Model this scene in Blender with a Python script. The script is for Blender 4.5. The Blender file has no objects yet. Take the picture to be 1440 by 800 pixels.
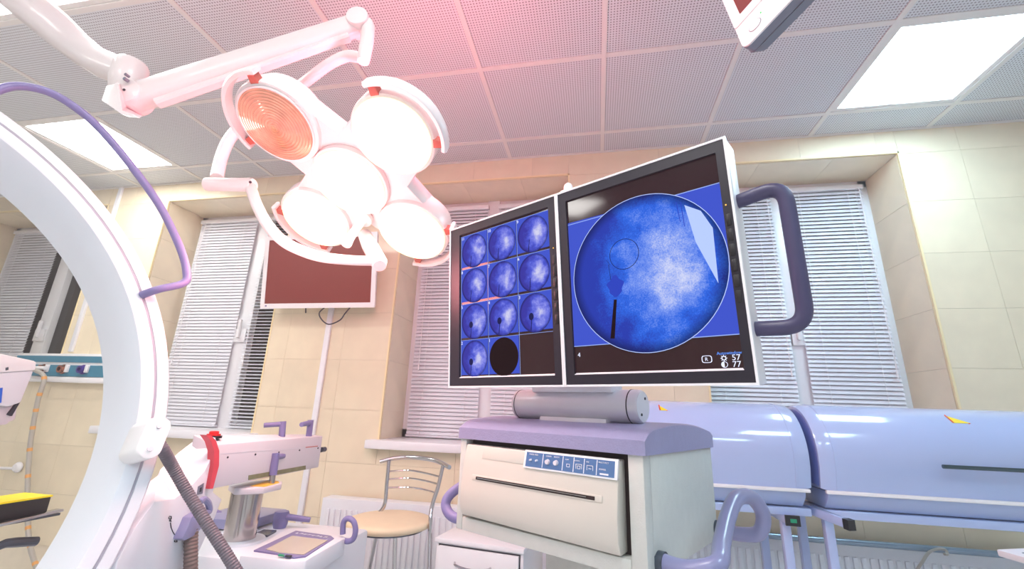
import bpy, bmesh, math, random
from math import sin, cos, pi, radians, sqrt, atan2
from mathutils import Vector, Matrix
random.seed(7)
C = bpy.context.scene.collection
S = bpy.context.scene

# ------------------------------------------------------------------ camera, world, exposure
EYE = Vector((0, 0, 1.15))                      # camera 1.15 m above the floor
FPX = 612.41                                    # focal length in pixels of a 1440 px wide frame
ROWS = ((0.98232198, 0.18420534, 0.03334553),
        (0.01955233, -0.2781137, 0.96034914),
        (0.18617528, -0.94272009, -0.27679885))  # world -> camera
R = Matrix(ROWS)
cd = bpy.data.cameras.new('camera'); cam = bpy.data.objects.new('camera', cd); C.objects.link(cam)
cam.matrix_world = Matrix.Translation(EYE) @ R.transposed().to_4x4()
cd.sensor_width = 36; cd.lens = FPX / 1440 * 36; cd.clip_start = 0.02
S.camera = cam
S.view_settings.view_transform = 'Standard'; S.view_settings.look = 'None'
S.view_settings.gamma = 1; S.view_settings.use_curve_mapping = False
S.view_settings.exposure = 0.28
PANEL_COOL = (0.62, 0.86, 1.0); PANEL_NEUTRAL = (1.0, 0.97, 0.93)
PANEL_STRENGTH = 17.0
LAMP_STRENGTH = 8.0
HAZE = 0.026
w = bpy.data.worlds.new('night'); S.world = w; w.use_nodes = True
w.node_tree.nodes['Background'].inputs[0].default_value = (0.012, 0.014, 0.03, 1)
w.node_tree.nodes['Background'].inputs[1].default_value = 1.0

if HAZE:                                        # faint haze added to the room air so the lamp gets a glow
    vs_ = w.node_tree.nodes.new('ShaderNodeVolumeScatter'); vs_.inputs['Density'].default_value = HAZE; vs_.inputs['Color'].default_value = (1, 1, 1, 1)
    w.node_tree.links.new(vs_.outputs[0], w.node_tree.nodes['World Output'].inputs['Volume'])

def ray(px, py):
    return R.transposed() @ Vector(((px - 720) / FPX, -(py - 400) / FPX, -1))
def at(px, py, Y):                              # the point at depth Y seen along that direction
    d = ray(px, py); return EYE + d * (Y / d.y)
def atx(px, py, X):
    d = ray(px, py); return EYE + d * (X / d.x)
def atz(px, py, z):
    d = ray(px, py); return EYE + d * ((z - EYE.z) / d.z)
def atp(px, py, p, n):
    d = ray(px, py); return EYE + d * ((p - EYE).dot(n) / d.dot(n))

# ------------------------------------------------------------------ materials
def lin(c):
    return tuple((x / 12.92 if x <= .04045 else ((x + .055) / 1.055) ** 2.4) for x in (v / 255 for v in c))
def mat(name, rgb, rough=.5, metal=0, emit=0, ecol=None, noise=0, nscale=20, bump=0, bscale=200, coat=0, rnd=0, trans=0, alpha=1):
    m = bpy.data.materials.new(name); m.use_nodes = True
    nt = m.node_tree; b = nt.nodes['Principled BSDF']
    col = lin(rgb) + (1,)
    b.inputs['Base Color'].default_value = col
    b.inputs['Roughness'].default_value = rough; b.inputs['Metallic'].default_value = metal
    b.inputs['Coat Weight'].default_value = coat; b.inputs['Coat Roughness'].default_value = .08
    b.inputs['Transmission Weight'].default_value = trans
    if emit:
        b.inputs['Emission Color'].default_value = (lin(ecol) if ecol else col[:3]) + (1,)
        b.inputs['Emission Strength'].default_value = emit
    tc = nt.nodes.new('ShaderNodeTexCoord')
    if noise or rnd:
        n = nt.nodes.new('ShaderNodeTexNoise'); n.inputs['Scale'].default_value = nscale; n.inputs['Detail'].default_value = 6
        nt.links.new(tc.outputs['Object'], n.inputs['Vector'])
        h = nt.nodes.new('ShaderNodeHueSaturation'); h.inputs['Color'].default_value = col
        mr = nt.nodes.new('ShaderNodeMapRange'); mr.inputs['From Min'].default_value = .3; mr.inputs['From Max'].default_value = .7
        mr.inputs['To Min'].default_value = 1 - noise; mr.inputs['To Max'].default_value = 1 + noise
        nt.links.new(n.outputs['Fac'], mr.inputs['Value'])
        if rnd:
            oi = nt.nodes.new('ShaderNodeObjectInfo')
            m2 = nt.nodes.new('ShaderNodeMapRange'); m2.inputs['To Min'].default_value = 1 - rnd; m2.inputs['To Max'].default_value = 1 + rnd
            nt.links.new(oi.outputs['Random'], m2.inputs['Value'])
            mu = nt.nodes.new('ShaderNodeMath'); mu.operation = 'MULTIPLY'
            nt.links.new(mr.outputs[0], mu.inputs[0]); nt.links.new(m2.outputs[0], mu.inputs[1])
            nt.links.new(mu.outputs[0], h.inputs['Value'])
        else:
            nt.links.new(mr.outputs[0], h.inputs['Value'])
        nt.links.new(h.outputs[0], b.inputs['Base Color'])
    if bump:
        n = nt.nodes.new('ShaderNodeTexNoise'); n.inputs['Scale'].default_value = bscale; n.inputs['Detail'].default_value = 3
        nt.links.new(tc.outputs['Object'], n.inputs['Vector'])
        bp = nt.nodes.new('ShaderNodeBump'); bp.inputs['Strength'].default_value = bump; bp.inputs['Distance'].default_value = .002
        nt.links.new(n.outputs['Fac'], bp.inputs['Height']); nt.links.new(bp.outputs[0], b.inputs['Normal'])
    return m
M = {}
M['tile'] = mat('cream_tile', (236, 224, 196), .22, noise=.05, nscale=7, rnd=.025, bump=.05, bscale=30)
M['grout'] = mat('grout', (238, 228, 206), .8, noise=.03)
M['wallpaint'] = mat('cream_wall', (236, 232, 224), .6, noise=.02)
M['floor'] = mat('floor_tile', (222, 222, 224), .4, noise=.04, nscale=4)
M['edgetrim'] = mat('corner_trim', (243, 226, 178), .4, noise=.02)
M['rail'] = mat('ceiling_rail', (226, 226, 224), .45, noise=.01)
M['upvc'] = mat('white_frame', (238, 240, 245), .3, noise=.01)
M['slat'] = mat('blind_slat', (226, 230, 240), .35, noise=.01)
M['glass'] = mat('night_glass', (8, 9, 14), .05, noise=.02)
M['white'] = mat('white_enamel', (240, 240, 242), .28, coat=.3, noise=.01)
M['lampwhite'] = mat('lamp_white', (240, 232, 232), .3, coat=.3, noise=.01)
M['cshell'] = mat('machine_shell', (224, 228, 236), .38, noise=.01, nscale=3)
M['groove'] = mat('dark_groove', (158, 160, 174), .5, noise=.05)
M['armgrey'] = mat('arm_paint', (214, 209, 216), .4, noise=.015, nscale=5)
M['lilac'] = mat('lilac_plastic', (124, 118, 168), .4, noise=.02, bump=.15)
M['lilaclid'] = mat('lilac_lid', (150, 147, 184), .42, noise=.03, nscale=60, bump=.5, bscale=260)
M['lilacdark'] = mat('dark_lilac_grip', (66, 62, 98), .4, noise=.03)
M['bluegrip'] = mat('blue_grey_grip', (134, 136, 176), .3, coat=.3, noise=.02)
M['beige'] = mat('cart_beige', (204, 206, 202), .5, noise=.03, nscale=50, bump=.35, bscale=300)
M['printer'] = mat('printer_front', (210, 205, 196), .42, noise=.01, nscale=12)
M['black'] = mat('black_plastic', (24, 22, 30), .35, noise=.05)
M['bezel'] = mat('dark_bezel', (30, 27, 42), .35, noise=.03)
M['darkgap'] = mat('dark_gap', (38, 22, 22), .8, noise=.03)
M['silver'] = mat('silver_paint', (226, 224, 232), .35, metal=.15, noise=.02)
M['chrome'] = mat('chrome', (205, 205, 210), .13, metal=1, noise=.02)
M['brushed'] = mat('brushed_column', (196, 188, 186), .17, metal=1, noise=.05, nscale=8)
M['chamber'] = mat('chamber_enamel', (176, 193, 234), .16, coat=.8, noise=.01, nscale=3)
M['chamberdark'] = mat('chamber_liner', (92, 110, 176), .35, noise=.02)
M['radiator'] = mat('radiator_enamel', (232, 236, 242), .3, noise=.01)
M['radcool'] = mat('radiator_rail', (150, 172, 190), .25, metal=.5, noise=.01)
M['cushion'] = mat('cream_cushion', (232, 214, 180), .45, noise=.03, bump=.2)
M['red'] = mat('red_plastic', (214, 28, 34), .35, noise=.03)
M['redband'] = mat('red_band', (216, 70, 84), .5, noise=.05)
M['hose'] = mat('grey_hose', (104, 98, 108), .5, noise=.06, nscale=40)
M['hosebrown'] = mat('brown_hose', (112, 96, 92), .55, noise=.06, nscale=40)
M['yellow'] = mat('yellow', (250, 226, 20), .5, noise=.02)
M['amber'] = mat('amber_disc', (246, 196, 60), .45, noise=.03)
M['olive'] = mat('scale_strip', (122, 124, 92), .5, noise=.15, nscale=90)
M['teal'] = mat('teal_panel', (52, 128, 156), .35, noise=.02)
M['copper'] = mat('copper_socket', (170, 110, 90), .25, metal=.9, noise=.03)
M['purple'] = mat('purple_socket', (66, 40, 140), .3, metal=.3, noise=.03)
M['tubing'] = mat('clear_tubing', (176, 172, 164), .3, noise=.02)
M['orange'] = mat('orange_mark', (224, 160, 84), .5, noise=.02)
M['tvglass'] = mat('tv_glass', (128, 50, 44), .3, noise=.02)  # dark screen with the lamp's red glow put into its colour
M['ctlblue'] = mat('control_blue', (74, 112, 162), .4, noise=.03)
M['print'] = mat('white_print', (232, 236, 246), .5, noise=.01)
M['ink'] = mat('dark_print', (36, 36, 52), .5, noise=.02)
M['symgrey'] = mat('symbol_grey', (120, 126, 142), .5, noise=.03)
M['display'] = mat('grey_display', (186, 180, 168), .18, noise=.02)
M['green'] = mat('green_key', (24, 150, 110), .4, noise=.02)
M['redbrown'] = mat('lamp_bracket', (196, 96, 84), .5, noise=.03)  # brackets are grey; the red glow on them is painted into this colour
M['steel'] = mat('dark_steel', (92, 100, 114), .25, metal=.8, noise=.03)
M['rod'] = mat('chamber_rod', (84, 104, 112), .2, metal=.9, noise=.02)
M['bluelabel'] = mat('blue_label', (30, 100, 214), .4, noise=.02)
M['ledgreen'] = mat('green_led', (40, 190, 110), .4, emit=.6, noise=.02)
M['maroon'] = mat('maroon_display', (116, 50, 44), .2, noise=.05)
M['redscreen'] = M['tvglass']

def emis(name, rgb, strength):
    m = bpy.data.materials.new(name); m.use_nodes = True; nt = m.node_tree; nt.nodes.clear()
    e = nt.nodes.new('ShaderNodeEmission'); o = nt.nodes.new('ShaderNodeOutputMaterial')
    e.inputs[0].default_value = lin(rgb) + (1,); e.inputs[1].default_value = strength
    nt.links.new(e.outputs[0], o.inputs[0]); return m
def emis_lin(name, rgb, strength):
    m = emis(name, (255, 255, 255), strength); m.node_tree.nodes['Emission'].inputs[0].default_value = tuple(rgb) + (1,); return m
M['panel_cool'] = emis_lin('cool_light_panel', PANEL_COOL, PANEL_STRENGTH)
M['panel_neutral'] = emis_lin('neutral_light_panel', PANEL_NEUTRAL, PANEL_STRENGTH)

def perforated():
    m = mat('perforated_panel', (176, 180, 184), .55); nt = m.node_tree; b = nt.nodes['Principled BSDF']
    tc = nt.nodes.new('ShaderNodeTexCoord'); mp = nt.nodes.new('ShaderNodeVectorMath'); mp.operation = 'SCALE'; mp.inputs['Scale'].default_value = 1 / .0128
    nt.links.new(tc.outputs['Object'], mp.inputs[0])
    fr = nt.nodes.new('ShaderNodeVectorMath'); fr.operation = 'FRACTION'; nt.links.new(mp.outputs[0], fr.inputs[0])
    sb = nt.nodes.new('ShaderNodeVectorMath'); sb.operation = 'SUBTRACT'; sb.inputs[1].default_value = (.5, .5, .5); nt.links.new(fr.outputs[0], sb.inputs[0])
    ml = nt.nodes.new('ShaderNodeVectorMath'); ml.operation = 'MULTIPLY'; ml.inputs[1].default_value = (1, 1, 0); nt.links.new(sb.outputs[0], ml.inputs[0])
    ln = nt.nodes.new('ShaderNodeVectorMath'); ln.operation = 'LENGTH'; nt.links.new(ml.outputs[0], ln.inputs[0])
    lt = nt.nodes.new('ShaderNodeMath'); lt.operation = 'LESS_THAN'; lt.inputs[1].default_value = .26; nt.links.new(ln.outputs['Value'], lt.inputs[0])
    mx = nt.nodes.new('ShaderNodeMix'); mx.data_type = 'RGBA'
    mx.inputs['A'].default_value = lin((216, 222, 228)) + (1,); mx.inputs['B'].default_value = lin((138, 140, 146)) + (1,)
    nt.links.new(lt.outputs[0], mx.inputs['Factor']); nt.links.new(mx.outputs['Result'], b.inputs['Base Color'])
    return m
M['perf'] = perforated()

def xray(name, centre, radius, seed, strength=1.0, bright=1.0):
    """a lit X-ray picture: blue field with cloudy pale tissue, dark rim"""
    m = bpy.data.materials.new(name); m.use_nodes = True; nt = m.node_tree; nt.nodes.clear()
    N = nt.nodes.new; L = nt.links.new
    tc = N('ShaderNodeTexCoord'); sub = N('ShaderNodeVectorMath'); sub.operation = 'SUBTRACT'; sub.inputs[1].default_value = centre
    L(tc.outputs['Object'], sub.inputs[0])
    sc = N('ShaderNodeVectorMath'); sc.operation = 'SCALE'; sc.inputs['Scale'].default_value = 1 / radius; L(sub.outputs[0], sc.inputs[0])
    off = N('ShaderNodeVectorMath'); off.operation = 'ADD'; off.inputs[1].default_value = (seed, seed * .7, 0); L(sc.outputs[0], off.inputs[0])
    n = N('ShaderNodeTexNoise'); n.inputs['Scale'].default_value = 2.2; n.inputs['Detail'].default_value = 8; n.inputs['Roughness'].default_value = .62; L(off.outputs[0], n.inputs['Vector'])
    g = N('ShaderNodeTexNoise'); g.inputs['Scale'].default_value = 60; g.inputs['Detail'].default_value = 2; L(off.outputs[0], g.inputs['Vector'])
    # pale patch right of the centre
    s2 = N('ShaderNodeVectorMath'); s2.operation = 'SUBTRACT'; s2.inputs[1].default_value = (.33, .0, 0); L(sc.outputs[0], s2.inputs[0])
    ml = N('ShaderNodeVectorMath'); ml.operation = 'MULTIPLY'; ml.inputs[1].default_value = (1.35, .85, 1); L(s2.outputs[0], ml.inputs[0])
    ln = N('ShaderNodeVectorMath'); ln.operation = 'LENGTH'; L(ml.outputs[0], ln.inputs[0])
    a = N('ShaderNodeMath'); a.operation = 'MULTIPLY_ADD'; a.inputs[1].default_value = -.5; a.inputs[2].default_value = .27; L(ln.outputs['Value'], a.inputs[0])
    b = N('ShaderNodeMath'); b.operation = 'ADD'; L(a.outputs[0], b.inputs[0]); L(n.outputs['Fac'], b.inputs[1])
    gg = N('ShaderNodeMath'); gg.operation = 'MULTIPLY_ADD'; gg.inputs[1].default_value = .35; L(g.outputs['Fac'], gg.inputs[0]); L(b.outputs[0], gg.inputs[2])
    r = N('ShaderNodeValToRGB'); e = r.color_ramp.elements
    e[0].position = .3; e[0].color = lin((38, 60, 176)) + (1,); e[1].position = .98; e[1].color = lin((216, 222, 252)) + (1,)
    x = e.new(.56); x.color = lin((44, 104, 230)) + (1,); x = e.new(.74); x.color = lin((120, 152, 244)) + (1,)
    if name.startswith('small'):
        for el, c_ in zip(r.color_ramp.elements, ((58, 56, 170), (78, 92, 222), (140, 146, 244), (222, 222, 252))): el.color = lin(c_) + (1,)
    L(gg.outputs[0], r.inputs[0])
    lr = N('ShaderNodeVectorMath'); lr.operation = 'LENGTH'; L(sc.outputs[0], lr.inputs[0])
    rim = N('ShaderNodeMapRange'); rim.inputs['From Min'].default_value = .86; rim.inputs['From Max'].default_value = 1.0; rim.inputs['To Min'].default_value = 1; rim.inputs['To Max'].default_value = .3
    L(lr.outputs['Value'], rim.inputs['Value'])
    st = N('ShaderNodeMath'); st.operation = 'MULTIPLY'; st.inputs[1].default_value = strength * .82; L(rim.outputs[0], st.inputs[0])
    em = N('ShaderNodeEmission'); o = N('ShaderNodeOutputMaterial'); L(r.outputs[0], em.inputs[0]); L(st.outputs[0], em.inputs[1]); L(em.outputs[0], o.inputs[0])
    return m

def lens_mat(name, strength, rgb):
    m = emis(name, rgb, strength); return m
M['lens_lit'] = lens_mat('lit_lens', LAMP_STRENGTH, (255, 242, 224))
M['lens_edge'] = mat('lens_edge_glass', (252, 240, 205), .2, emit=1.1, ecol=(255, 232, 180), noise=.02)
M['lens_off'] = mat('unlit_lens_glass', (226, 168, 140), .12, coat=1, noise=.28, nscale=16, metal=.25)

# ------------------------------------------------------------------ mesh builder
class MB:
    def __init__(s): s.v = []; s.f = []
    def add(s, vs, fs):
        k = len(s.v); s.v += [Vector(p) for p in vs]; s.f += [tuple(i + k for i in f) for f in fs]; return s
    def hexa(s, p):   # 0-3 bottom ccw, 4-7 top ccw
        return s.add(p, [(3, 2, 1, 0), (4, 5, 6, 7), (0, 1, 5, 4), (1, 2, 6, 5), (2, 3, 7, 6), (3, 0, 4, 7)])
    def box(s, x0, x1, y0, y1, z0, z1, T=None):
        p = [(x0, y0, z0), (x1, y0, z0), (x1, y1, z0), (x0, y1, z0), (x0, y0, z1), (x1, y0, z1), (x1, y1, z1), (x0, y1, z1)]
        return s.hexa([T @ Vector(q) if T else Vector(q) for q in p])
    def prism(s, front, back):
        n = len(front)
        return s.add(list(front) + list(back), [tuple(range(n)), tuple(range(2 * n - 1, n - 1, -1))] + [(i, n + i, n + (i + 1) % n, (i + 1) % n) for i in range(n)])
    def ext(s, poly, off):
        return s.prism([Vector(p) for p in poly], [Vector(p) + Vector(off) for p in poly])
    def tube(s, pts, r, n=12, flat=None):
        pts = [Vector(p) for p in pts]; rs = r if isinstance(r, (list, tuple)) else [r] * len(pts)
        d0 = (pts[1] - pts[0]).normalized(); up = Vector((0, 0, 1)) if abs(d0.z) < .9 else Vector((1, 0, 0))
        a = d0.cross(up).normalized(); vs = []
        for i, p in enumerate(pts):
            d = (pts[min(i + 1, len(pts) - 1)] - pts[max(i - 1, 0)]).normalized()
            a = (a - d * a.dot(d)).normalized(); b = d.cross(a)
            for k in range(n):
                t = 2 * pi * k / n; vs.append(p + (a * cos(t) + b * sin(t)) * rs[i])
        m = len(pts)
        fs = [(i * n + k, i * n + (k + 1) % n, (i + 1) * n + (k + 1) % n, (i + 1) * n + k) for i in range(m - 1) for k in range(n)]
        fs += [tuple(range(n - 1, -1, -1)), tuple((m - 1) * n + k for k in range(n))]
        return s.add(vs, fs)
    def cyl(s, p0, p1, r0, r1=None, n=24):
        return s.tube([p0, p1], [r0, r0 if r1 is None else r1], n)
    def lathe(s, prof, o, ax, n=32, ref=None):    # prof: (radius, height)
        o = Vector(o); ax = Vector(ax).normalized(); up = Vector((0, 0, 1)) if abs(ax.z) < .9 else Vector((1, 0, 0))
        a = ax.cross(up).normalized(); b = ax.cross(a); vs = []
        for r, h in prof:
            for k in range(n):
                t = 2 * pi * k / n; vs.append(o + ax * h + (a * cos(t) + b * sin(t)) * max(r, 1e-5))
        m = len(prof)
        fs = [(i * n + k, i * n + (k + 1) % n, (i + 1) * n + (k + 1) % n, (i + 1) * n + k) for i in range(m - 1) for k in range(n)]
        fs += [tuple(range(n - 1, -1, -1)), tuple((m - 1) * n + k for k in range(n))]
        return s.add(vs, fs)
    def ball(s, c, r, n=16):
        pr = [(r * sin(pi * i / 8), -r * cos(pi * i / 8)) for i in range(9)]
        return s.lathe(pr, c, (0, 0, 1), n)
    def sweep(s, rings, closed=False):            # rings: lists of points of equal length, closed loops
        n = len(rings[0]); m = len(rings); vs = [p for r in rings for p in r]
        fs = [(i * n + k, i * n + (k + 1) % n, (i + 1) * n + (k + 1) % n, (i + 1) * n + k) for i in range(m - 1) for k in range(n)]
        fs += [tuple(range(n - 1, -1, -1)), tuple((m - 1) * n + k for k in range(n))]
        return s.add(vs, fs)

def smooth(pts, n=6):                             # Catmull-Rom through points
    P = [Vector(p) for p in pts]; P = [P[0] * 2 - P[1]] + P + [P[-1] * 2 - P[-2]]; out = []
    for i in range(1, len(P) - 2):
        a, b, c, d = P[i - 1:i + 3]
        for k in range(n):
            t = k / n
            out.append(.5 * ((2 * b) + (c - a) * t + (2 * a - 5 * b + 4 * c - d) * t * t + (3 * b - a - 3 * c + d) * t ** 3))
    out.append(P[-2]); return out
def fillet(pts, r, n=6):                          # straight runs with rounded corners
    P = [Vector(p) for p in pts]; out = [P[0]]
    for i in range(1, len(P) - 1):
        a = (P[i - 1] - P[i]); b = (P[i + 1] - P[i]); q = min(r, a.length * .49, b.length * .49)
        A = P[i] + a.normalized() * q; B = P[i] + b.normalized() * q
        for k in range(n + 1):
            t = k / n; out.append(A * (1 - t) ** 2 + P[i] * 2 * t * (1 - t) + B * t * t)
    out.append(P[-1]); return out

FR = {}
def thing(name, label, cat, loc=(0, 0, 0), rz=0, group=None):
    o = bpy.data.objects.new(name, None); C.objects.link(o); o.empty_display_size = .05
    o.location = loc; o.rotation_euler = (0, 0, rz); o['label'] = label; o['category'] = cat
    if group: o['group'] = group
    FR[o.name] = (Matrix.Translation(loc) @ Matrix.Rotation(rz, 4, 'Z')).inverted(); return o
def root(o):
    while o.parent: o = o.parent
    return o
def obj(name, mb, m, parent=None, label=None, bevel=0, angle=35, T=None, seg=2):
    inv = FR.get(root(parent).name) if parent else None
    vs = [(T @ p if T else p) for p in mb.v]
    vs = [(inv @ p if inv else p) for p in vs]
    me = bpy.data.meshes.new(name); me.from_pydata([tuple(p) for p in vs], [], mb.f)
    bm = bmesh.new(); bm.from_mesh(me); bmesh.ops.recalc_face_normals(bm, faces=bm.faces)
    if bevel:
        es = [e for e in bm.edges if len(e.link_faces) == 2 and e.calc_face_angle(0) > radians(30)]
        bmesh.ops.bevel(bm, geom=es, offset=bevel, segments=seg, affect='EDGES', profile=.5, clamp_overlap=True)
    bm.to_mesh(me); bm.free()
    me.shade_smooth(); me.set_sharp_from_angle(angle=radians(angle))
    me.materials.append(m)
    o = bpy.data.objects.new(name, me); C.objects.link(o)
    if parent: o.parent = parent
    if label: o['label'] = label
    return o
def tag(o, label, cat, group=None):
    o['label'] = label; o['category'] = cat
    if group: o['group'] = group
    return o
def piece(name, me, parent, loc):                 # another object on shared mesh data; loc in the thing's own frame
    o = bpy.data.objects.new(name, me); C.objects.link(o); o.parent = parent; o.location = loc; return o
def struct(name, mb, m, **k):
    o = obj(name, mb, m, **k); o['kind'] = 'structure'; return o
def text(name, body, size, T, m, parent, align='LEFT', thick=.0002):
    cu = bpy.data.curves.new(name, 'FONT'); cu.body = body; cu.size = size; cu.extrude = thick; cu.align_x = align; cu.resolution_u = 3
    t = bpy.data.objects.new(name, cu); C.objects.link(t); bpy.context.view_layer.update()
    me = bpy.data.meshes.new_from_object(t.evaluated_get(bpy.context.evaluated_depsgraph_get()))
    bpy.data.objects.remove(t); inv = FR[root(parent).name]
    me.transform(inv @ T); me.materials.clear(); me.materials.append(m)
    o = bpy.data.objects.new(name, me); C.objects.link(o); o.parent = parent; return o
def box_mesh(name, sx, sy, sz, m, bev=0):
    mb = MB().box(-sx / 2, sx / 2, -sy / 2, sy / 2, -sz / 2, sz / 2)
    o = obj(name, mb, m, bevel=bev); me = o.data; bpy.data.objects.remove(o); return me

# ------------------------------------------------------------------ the room
H = 2.77; YW = 2.535; YG = 2.88
XL, XR, YF = -5.9, 3.2, -3.4
WIN = [(-5.3, -3.83), (-3.25, -2.13), (-1.27, -.15), (.59, 1.71)]
ZS, ZT = .95, 2.63
SILL = {0: 1.405, 1: .95, 2: .95, 3: .95}
struct('floor', MB().box(XL, XR, YF, YG + .1, -.1, 0), M['floor'])
wb = MB()
xs = [XL] + [x for w_ in WIN for x in w_] + [XR]
for i in range(0, len(xs), 2): wb.box(xs[i], xs[i + 1], YW, YG + .1, 0, H)
for k_, (a, b) in enumerate(WIN):
    wb.box(a, b, YW, YG + .1, 0, SILL[k_]); wb.box(a, b, YW, YG + .1, ZT, H + .1)
wall = struct('wall_back', wb, M['grout'])
struct('wall_left', MB().box(XL - .1, XL, YF, YG, 0, H), M['wallpaint'])
struct('wall_right', MB().box(XR, XR + .1, YF, YG, 0, H), M['wallpaint'])
struct('wall_front', MB().box(XL, XR, YF - .1, YF, 0, H), M['wallpaint'])
# wall tiles 0.40 x 0.30, cut round the windows
TW, TH, G = .40, .30, .0014
X0 = 2.01 - TW * 20; Z0 = (EYE.z + .27) - TH * 5
tcache = {}
def tile(x0, x1, z0, z1, n):
    """n: 'f' front face, 'l'/'r' reveal faces (x const), 't' reveal top"""
def add_tile(par, c, sx, sy, sz):
    k = (round(sx, 3), round(sy, 3), round(sz, 3))
    if k not in tcache: tcache[k] = box_mesh('wall_tile', sx, sy, sz, M['tile'])
    piece('wall_tile', tcache[k], par, c)
i = 0
nx0 = -16; cols = []
x = X0
while x < XR: cols.append(x); x += TW
rows = [Z0 + TH * k for k in range(0, 12)]
for x in cols:
    if x + TW < -5.6: continue
    for z in rows:
        xa, xb, za, zb = max(x, XL), min(x + TW, XR), max(z, 0), min(z + TH, H)
        if xb - xa < .01 or zb - za < .01 or zb < .25: continue
        rects = [(xa, xb, za, zb)]
        for k_, (a, b) in enumerate(WIN):
            ZS = SILL[k_]; out = []
            for (p, q, r_, s_) in rects:
                if q <= a or p >= b or s_ <= ZS or r_ >= ZT: out.append((p, q, r_, s_)); continue
                if p < a: out.append((p, a, r_, s_))
                if q > b: out.append((b, q, r_, s_))
                mp, mq = max(p, a), min(q, b)
                if r_ < ZS: out.append((mp, mq, r_, ZS))
                if s_ > ZT: out.append((mp, mq, ZT, s_))
            rects = out
        for (p, q, r_, s_) in rects:
            if q - p < .012 or s_ - r_ < .012: continue
            add_tile(wall, ((p + q) / 2, YW - .002, (r_ + s_) / 2), q - p - G, .006, s_ - r_ - G)
for k_, (a, b) in enumerate(WIN):                 # tiles inside the window reveals
    ZS = SILL[k_]
    for z in rows:
        za, zb = max(z, ZS), min(z + TH, ZT)
        if zb - za < .012: continue
        for xx in (a + .002, b - .002):
            add_tile(wall, (xx, (YW + YG) / 2 - .01, (za + zb) / 2), .006, YG - YW - .04, zb - za - G)
    x = a
    while x < b - .02:
        q = min(x + TW, b); add_tile(wall, ((x + q) / 2, (YW + YG) / 2 - .01, ZT - .002), q - x - G, YG - YW - .04, .006); x = q
    e = MB()
    for xx in (a, b): e.box(xx - .005, xx + .005, YW - .0075, YW + .004, ZS, ZT + .005)
    e.box(a - .005, b + .005, YW - .0075, YW + .004, ZT - .005, ZT + .005)
    obj('corner_trim', e, M['edgetrim'], wall)

# suspended ceiling: rails and perforated panels on a 0.6 m grid, lit panels in some cells
ceil = struct('ceiling', MB().box(XL, XR, YF, YG, H + .03, H + .1), M['wallpaint'])
GX0, GY0, PX, PY = .065, 1.7185, .604, .5985
gx = [GX0 + PX * k for k in range(-10, 6)]; gy = [GY0 + PY * k for k in range(-9, 2)]
LIGHTS = {(2, 0): 'c', (-6, 0): 'n', (-5, -2): 'n', (-4, -2): 'n', (2, -3): 'c', (-1, -3): 'n', (-6, -5): 'n', (2, -6): 'c', (-2, -7): 'n', (-3, -5): 'n', (0, -6): 'c'}
pm = None; pcache = {}
ys = [YF] + [y for y in gy if y > YF + .05] + [YW]; xs_ = [XL] + [x for x in gx if XL + .05 < x < XR - .05] + [XR]
for xi in range(len(xs_) - 1):
    for yi in range(len(ys) - 1):
        xa, xb, ya, yb = xs_[xi], xs_[xi + 1], ys[yi], ys[yi + 1]
        kx = round((xa - GX0) / PX); ky = round((ya - GY0) / PY)
        if xa > XL and ya > YF and (kx, ky) in LIGHTS: continue
        k = (round(xb - xa, 3), round(yb - ya, 3))
        if k not in pcache:
            pcache[k] = box_mesh('ceiling_panel', k[0] - .0235, k[1] - .0235, .012, M['perf'])
        piece('ceiling_panel', pcache[k], ceil, ((xa + xb) / 2, (ya + yb) / 2, H + .012))
for x in xs_[1:-1]: obj('ceiling_rail', MB().box(x - .012, x + .012, YF, YW, H, H + .03), M['rail'], ceil)
for y in ys[1:-1]: obj('ceiling_rail', MB().box(XL, XR, y - .012, y + .012, H + .0005, H + .03), M['rail'], ceil)
obj('edge_angle', MB().box(XL, XR, YW - .022, YW, H - .001, H + .03), M['rail'], ceil)
LAB = {(2, 0): 'bright cool square light panel in the ceiling at upper right', (-6, 0): 'bright square ceiling light panel seen just beyond the curved machine arm at left',
       (-5, -2): 'bright ceiling light panel at the top left corner, left of the lamp arm', (-4, -2): 'bright ceiling light panel at the top left, right of the thick lamp arm'}
for (kx, ky), c in LIGHTS.items():
    xa, ya = GX0 + PX * kx, GY0 + PY * ky; cx, cy = xa + PX / 2, ya + PY / 2
    lab = LAB.get((kx, ky), 'square ceiling light panel out of the picture, behind the camera')
    t = thing('ceiling_light', lab, 'ceiling light', (cx, cy, H), 0, 'square light panels set in the ceiling grid')
    fr = MB(); a = PX / 2 - .014; b = PY / 2 - .014
    for (p, q, r_, s_) in ((-a, a, -b, -b + .022), (-a, a, b - .022, b), (-a, -a + .022, -b + .022, b - .022), (a - .022, a, -b + .022, b - .022)):
        fr.box(cx + p, cx + q, cy + r_, cy + s_, H + .004, H + .025)
    obj('frame', fr, M['rail'], t)
    obj('diffuser', MB().box(cx - a + .022, cx + a - .022, cy - b + .022, cy + b - .022, H + .01, H + .02), M['panel_cool' if c == 'c' else 'panel_neutral'], t)

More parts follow.
